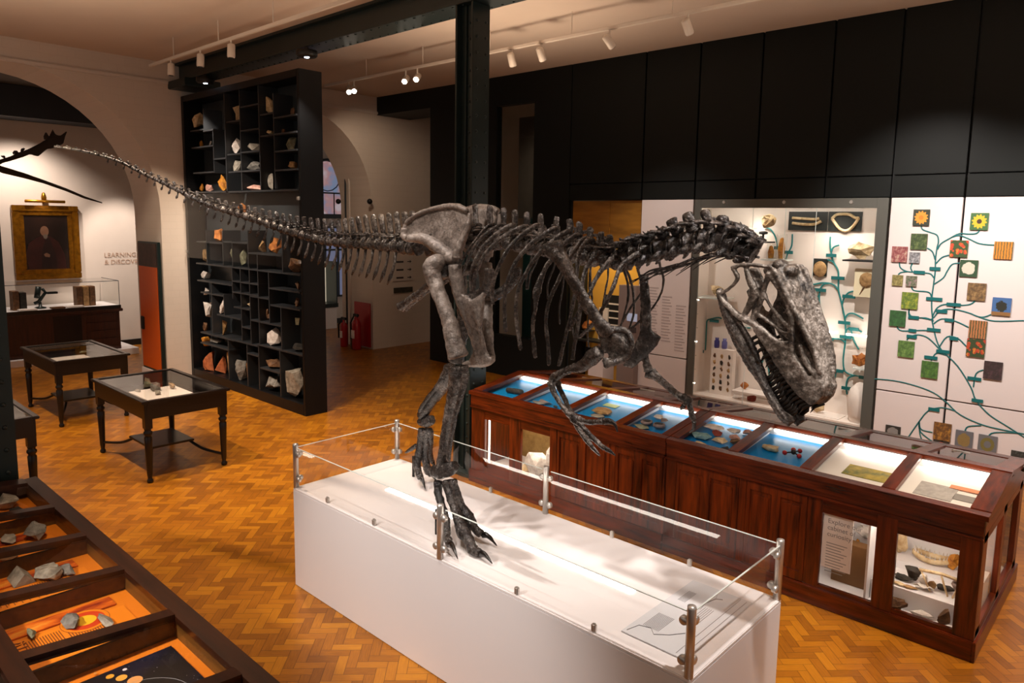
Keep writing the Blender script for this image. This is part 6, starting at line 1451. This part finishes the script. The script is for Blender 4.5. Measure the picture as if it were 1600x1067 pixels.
# left side of the showcase: jars, small shelf, specimen grid box, shells
z3_ = shelf(1095, 1140, 462, 'glass_edge'); sp_(1120, z3_, .26, .16, .16, 'rk_cream', 'cream skull on the glass shelf behind the jaw joint', 505, 'skull', 'skull', rough=.3)
zz = shelf(1182, 1204, 377, 'black_void')
q = ony(1193, 360, YW+.25); tag(MB().lathe((q.x, YW+.25, zz+.001), [(.05, 0), (.05, .02), (.015, .04), (.015, .09), (.06, .1), (.06, .13), (.02, .14)], 12).build('small_stand', 'black', None, True), 'small black stand on the shelf above the skull in the showcase', 'stand', GS)
sp_(1198, ony(1198, 357, YW+.22).z, .2, .1, .2, 'rk_cream', 'pale feathery coral high in the showcase above the neck', 506, 'coral', 'coral', rough=.4, n=30); 
MB().box(W(1190, 1).x, W(1206, 1).x, YW+.12, SBY-.064, ony(1198, 357, YW+.22).z-.012, ony(1198, 357, YW+.22).z).build('glass_shelf', 'glass_edge', sc)
zj = shelf(1195, 1232, 404, 'glass_edge')
for px, r, h, lab in ((1205, .06, .2, 'shorter left'), (1221, .07, .34, 'taller right')):
    q = ony(px, 390, YW+.22); jt_ = thing('specimen_jar', (q.x, YW+.22, zj), lab+' amber specimen jar above the dinosaur skull in the showcase', 'jar', GS)
    MB().lathe((q.x, YW+.22, zj+.001), [(r, 0), (r, h*.9), (r*.9, h)], 16).build('jar_glass', 'case_glass', jt_, True); MB().lathe((q.x, YW+.22, zj+.006), [(r*.5, 0), (r*.7, h*.4), (r*.4, h*.8), (.01, h*.85)], 10).jitter(.01, 30).build('specimen', 'rk_amber', jt_, True)
gz0, gz1 = ony(1140, 668, YW+.22).z, ony(1140, 548, YW+.22).z; gx0, gx1 = ony(1108, 600, YW+.22).x, ony(1142, 600, YW+.22).x
gb_ = thing('specimen_grid', ((gx0+gx1)/2, YW+.3, gz0), 'white upright box of small specimens in rows, at the lower left of the showcase', 'specimen box', GS)
MB().box(gx0, gx1, YW+.24, YW+.34, max(gz0, .331), gz1).build('box', 'case_white', gb_)
for r_ in range(6):
    for c_ in range(3):
        p = (gx0+(c_+.5)*(gx1-gx0)/3, YW+.238, max(gz0, .331)+.06+r_*(gz1-max(gz0, .331)-.1)/6)
        rock_mb(p, .05, .03, .07, r_*3+c_).build('insect', ['rk_dark', 'rk_brown', 'rk_tan'][(r_*2+c_) % 3], gb_)
for px, m_, lab in ((1120, 'jar_blue', 'left'), (1132, 'jar_white', 'right')):
    if m_ not in M: mat(m_, '#2b2f78' if 'blue' in m_ else '#5c5f9c', .3)
    q = ony(px, 540, YW+.3); tag(MB().lathe((q.x, YW+.3, gz1+.002), [(.035, 0), (.04, .02), (.04, .1), (.025, .12), (.03, .15)], 12).build('bottle', m_, None, True), lab+' small blue and white bottle on top of the white specimen box', 'bottle', GS)
za_ = shelf(1150, 1215, 607, 'case_white'); sp_(1175, za_, .12, .06, .11, 'rk_orange', 'orange round shell on the upper white shelf between the jaws', 507, 'shell', 'shell', smooth=True)
zb__ = shelf(1150, 1215, 630, 'case_white'); sp_(1186, zb__, .16, .06, .16, 'rk_red', 'red brown fan shell on the lower white shelf between the jaws', 508, 'shell', 'shell')
sp_(1162, zb__, .15, .08, .08, 'rk_white', 'white shell on the lower white shelf left of the red fan shell', 509, 'shell', 'shell')
spot((-4.5, YW+.16, 3.06), (-4.5, YW+.3, 1.), 22, 120, .8, (1, .88, .76), .1); spot((-3.4, YW+.16, 3.06), (-3.4, YW+.3, 1.), 22, 120, .8, (1, .88, .76), .1)

# white panels: printed plant tree with square photographs
YP = YW-.0045
td = thing('plant_tree_diagram', (-1.6, YP, .8), 'teal branching plant tree printed across the white wall panels on the right', 'diagram')
def c5(x, y): return (1390+x/5.614, 310+y/5.614)
def c6(x, y): return (1360+x/2.425, 300+y/2.425)
def c7(x, y): return (1380+x/5.336, 600+y/5.336)
LINES = [(c5, [(275, 240), (290, 275), (355, 300), (415, 325), (428, 380), (415, 440), (402, 540), (400, 640), (385, 760), (370, 880), (370, 980), (378, 1067)]), (c5, [(330, 438), (375, 470), (400, 540)]), (c5, [(790, 280), (760, 310), (690, 315), (610, 312), (530, 352), (450, 400), (420, 450)]), (c5, [(540, 345), (610, 328), (690, 355), (790, 400), (918, 412)]),
         (c5, [(525, 500), (460, 520), (405, 575)]), (c5, [(618, 570), (550, 580), (505, 640), (470, 700), (390, 755)]), (c5, [(85, 562), (95, 610), (150, 642), (215, 648)]), (c5, [(200, 570), (185, 610), (200, 645)]), (c5, [(75, 672), (100, 652), (155, 645)]), (c5, [(308, 655), (360, 665), (388, 700)]), (c5, [(190, 772), (215, 810), (320, 820), (355, 835), (368, 870)]),
         (c5, [(755, 895), (710, 930), (620, 940), (500, 930), (420, 960), (375, 1040)]), (c5, [(890, 1020), (840, 1040), (780, 1040), (690, 1005), (560, 975), (450, 985), (385, 1050)]), (c5, [(168, 970), (175, 1020), (215, 1045), (290, 1052), (360, 1067)]), (c6, [(410, 474), (470, 490), (582, 488)]),
         (c6, [(232, 480), (238, 510), (250, 560), (270, 600), (330, 660), (380, 740), (400, 790), (450, 845), (520, 890), (582, 930)]), (c6, [(375, 515), (320, 490), (270, 482), (240, 500)]), (c6, [(362, 585), (330, 555), (290, 550), (260, 590)]), (c6, [(240, 490), (210, 478), (150, 475), (148, 440)]), (c6, [(245, 530), (200, 525), (120, 527), (100, 510)]), (c6, [(265, 600), (220, 555), (180, 542), (150, 550), (138, 562)]),
         (c6, [(290, 620), (250, 612), (230, 640)]), (c6, [(428, 675), (400, 690), (390, 740)]), (c6, [(0, 708), (90, 716), (170, 735), (240, 762), (290, 800), (340, 845), (430, 885), (540, 910), (582, 918)]), (c6, [(320, 830), (270, 818), (220, 830), (185, 870), (140, 935)]), (c6, [(185, 870), (192, 900), (235, 912)]), (c6, [(184, 870), (190, 910), (240, 950)]), (c6, [(184, 870), (188, 920), (200, 950)]),
         (c6, [(358, 908), (370, 890), (420, 886)]), (c6, [(445, 930), (460, 915), (500, 912), (560, 915)])]
for cv, pts in LINES:
    P_ = [ony(*cv(*q), YP) for q in pts]
    MB().tube([Vector((p.x, YP, p.z)) for p in spline(P_, 4)], .0075, 6, .3, (1, 0, 0)).build('printed_line', 'teal_dark', td)
for cv, x0_, y0_, x1_, y1_ in ((c5, 352, 608, 446, 630), (c5, 212, 640, 310, 662), (c5, 322, 872, 462, 898), (c5, 500, 922, 624, 946), (c5, 412, 982, 506, 1004), (c5, 165, 1035, 258, 1058), (c6, 282, 482, 315, 491), (c6, 145, 522, 174, 530), (c6, 215, 518, 266, 529), (c6, 138, 545, 176, 553), (c6, 300, 552, 333, 561), (c6, 250, 600, 300, 611),
                               (c6, 205, 623, 254, 634), (c6, 368, 703, 420, 714), (c6, 384, 786, 427, 797), (c6, 220, 819, 262, 831)):
    a, b = ony(*cv(x0_, y0_), YP), ony(*cv(x1_, y1_), YP); zc_ = (a.z+b.z)/2; MB().box(a.x, b.x, YP-.008, YP-.003, zc_-.02, zc_+.02).build('name_tag', 'teal_dark', td)
def photo_mat(name, bg, fg, kind, fg2=None, sc_=6.):
    t = NT(name); tc = t.n('ShaderNodeTexCoord'); mp = t.n('ShaderNodeMapping'); mp.inputs['Location'].default_value = (-.5, 0, -.5); t.l(tc.outputs['Generated'], mp.inputs[0]); v = mp.outputs[0]
    sp = t.n('ShaderNodeSeparateXYZ'); t.l(v, sp.inputs[0]); x, z = sp.outputs[0], sp.outputs[2]
    r = t.math('SQRT', t.math('ADD', t.math('MULTIPLY', x, x), t.math('MULTIPLY', z, z))); nz_ = t.noise(v, sc_*.7, 6, .75); bg, fg = srgb(bg), srgb(fg); fg2 = srgb(fg2) if fg2 else fg
    if kind == 'flower':
        ang = t.math('ARCTAN2', z, x); pet = t.math('MULTIPLY', t.math('SINE', t.math('MULTIPLY', ang, 12.)), .05); rr = t.math('ADD', r, pet)
        c = t.mix(t.math('LESS_THAN', rr, .38), t.mix(nz_, bg, tuple(q*1.8 for q in bg)), fg); c = t.mix(t.math('LESS_THAN', r, .14), c, fg2)
    elif kind == 'disc': c = t.mix(t.math('LESS_THAN', t.math('ADD', r, t.math('MULTIPLY', t.math('SUBTRACT', nz_, .5), .35)), .36), bg, t.mix(nz_, fg, fg2))
    elif kind == 'balls':
        vo = t.n('ShaderNodeTexVoronoi'); vo.inputs['Scale'].default_value = 4.; t.l(v, vo.inputs['Vector']); c = t.mix(t.math('LESS_THAN', vo.outputs['Distance'], .42), t.mix(nz_, bg, (.02, .05, .01)), t.mix(t.math('GREATER_THAN', nz_, .55), fg, fg2))
    elif kind == 'stripes':
        s_ = t.math('SINE', t.math('ADD', t.math('MULTIPLY', x, 42.), t.math('MULTIPLY', nz_, 7.))); c = t.mix(t.math('GREATER_THAN', s_, -.4), bg, fg)
    elif kind == 'ring':
        q = t.math('ABSOLUTE', t.math('SUBTRACT', r, .28)); c = t.mix(t.math('LESS_THAN', t.math('ADD', q, t.math('MULTIPLY', nz_, .06)), .12), bg, fg)
    elif kind == 'tree': 
        up = t.math('GREATER_THAN', z, -.3); dsk = t.math('LESS_THAN', t.math('ADD', t.math('MULTIPLY', r, 1.), t.math('MULTIPLY', nz_, .5)), .55); c = t.mix(up, fg2, t.mix(dsk, bg, fg))
    else: c = t.ramp(nz_, [(.35, bg), (.5, fg2), (.65, fg)])
    c = t.mix(.2, c, (.16, .16, .14)); t.base(c); t.set(.4); M[name] = t.m; return t.m
PH = [(c5, 205, 100, 355, 242, 'flower', '#1c2618', '#f0a02a', '#d98415', 'an orange rose'), (c5, 707, 130, 872, 280, 'flower', '#2f5a2c', '#f2be1c', '#3b220e', 'a sunflower'), (c5, 528, 370, 692, 518, 'balls', '#3b5a22', '#d8401c', '#e58a2a', 'red tomatoes'), (c5, 913, 382, 1086, 536, 'stripes', '#5a5a26', '#f08a18', None, 'orange carrots'),
      (c5, 184, 312, 334, 452, 'noise', '#1d2f16', '#7a8a4e', '#35501f', 'a dark green shrub'), (c5, 17, 424, 160, 562, 'noise', '#5a1a1e', '#d9c2a8', '#a8555a', 'red and cream flowers'), (c5, 172, 475, 268, 570, 'noise', '#2a2a2c', '#d8d8dc', '#8a8a90', 'a white flower in grey'), (c5, 612, 543, 778, 690, 'disc', '#1f4a2a', '#eee8d8', '#d8d0bc', 'a white blossom on green'),
      (c5, 22, 674, 120, 768, 'noise', '#5a5326', '#c9b878', '#8f8348', 'pale grass'), (c5, 143, 682, 242, 774, 'noise', '#2b2a24', '#c58aa8', '#6d7a5a', 'pink water lilies'), (c5, 680, 745, 850, 898, 'noise', '#3a2a18', '#b8935c', '#7d5c34', 'brown dry seeds'), (c5, 104, 826, 254, 972, 'noise', '#3a5a1c', '#c2c23a', '#6f8a2a', 'a yellow green catkin'), (c5, 896, 873, 1070, 1030, 'tree', '#3f6fae', '#15170f', '#9a6a34', 'a dark tree against blue sky'),
      (c6, 72, 450, 136, 510, 'noise', '#14401c', '#3a7d3a', '#24602a', 'plain green leaves'), (c6, 104, 565, 168, 627, 'noise', '#2c4a1c', '#8ab05a', '#5a8438', 'light green ferns'), (c6, 192, 642, 258, 706, 'noise', '#1f4418', '#6a9a3a', '#437328', 'feathery green moss'), (c6, 372, 488, 443, 556, 'stripes', '#3a4a20', '#c77c48', None, 'a brown cone'), (c6, 363, 558, 437, 626, 'balls', '#3c4a18', '#c43a18', '#e0902c', 'red berries'),
      (c6, 428, 643, 502, 711, 'noise', '#1c0c12', '#5a3a44', '#331a22', 'dark purple leaves'), (c6, 238, 875, 308, 942, 'noise', '#3a230c', '#d89a38', '#7d4f18', 'golden brown mushrooms'), (c6, 236, 944, 300, 975, 'disc', '#22140e', '#d0432c', '#a82c1c', 'a red cap'), (c6, 320, 905, 390, 975, 'disc', '#6d6f78', '#a58a4e', '#80683a', 'a curled tan grain'), (c6, 406, 922, 482, 992, 'ring', '#74757a', '#7d7336', None, 'an olive ring shaped worm'),
      (c6, 56, 886, 116, 930, 'disc', '#17181a', '#a5a2a0', '#7a7775', 'a grey mushroom'), (c6, 530, 983, 600, 1030, 'noise', '#0c0d0e', '#6b7a7a', '#1c2022', 'a pale shape on black')]
for i, (cv, x0_, y0_, x1_, y1_, k_, bg, fg, f2, lab) in enumerate(PH):
    a, b = ony(*cv((x0_+x1_)/2-(x1_-x0_)*.48, (y0_+y1_)/2), YP), ony(*cv((x0_+x1_)/2+(x1_-x0_)*.48, (y0_+y1_)/2), YP); c_ = ony(*cv((x0_+x1_)/2, y0_), YP); d_ = ony(*cv((x0_+x1_)/2, y1_), YP)
    o = MB().box(a.x, b.x, YP-.013, YP-.0035, d_.z, c_.z).build('photograph', photo_mat('photo_%d' % i, bg, fg, k_, f2)); tag(o, 'square photograph of %s on the white wall panels' % lab, 'photograph', 'photographs on the plant tree')
settle([o for o in bpy.data.objects if o.parent is None and o.type == 'MESH' and o.get('group') in ('things in the glass showcase', 'specimens in the amber niche')])
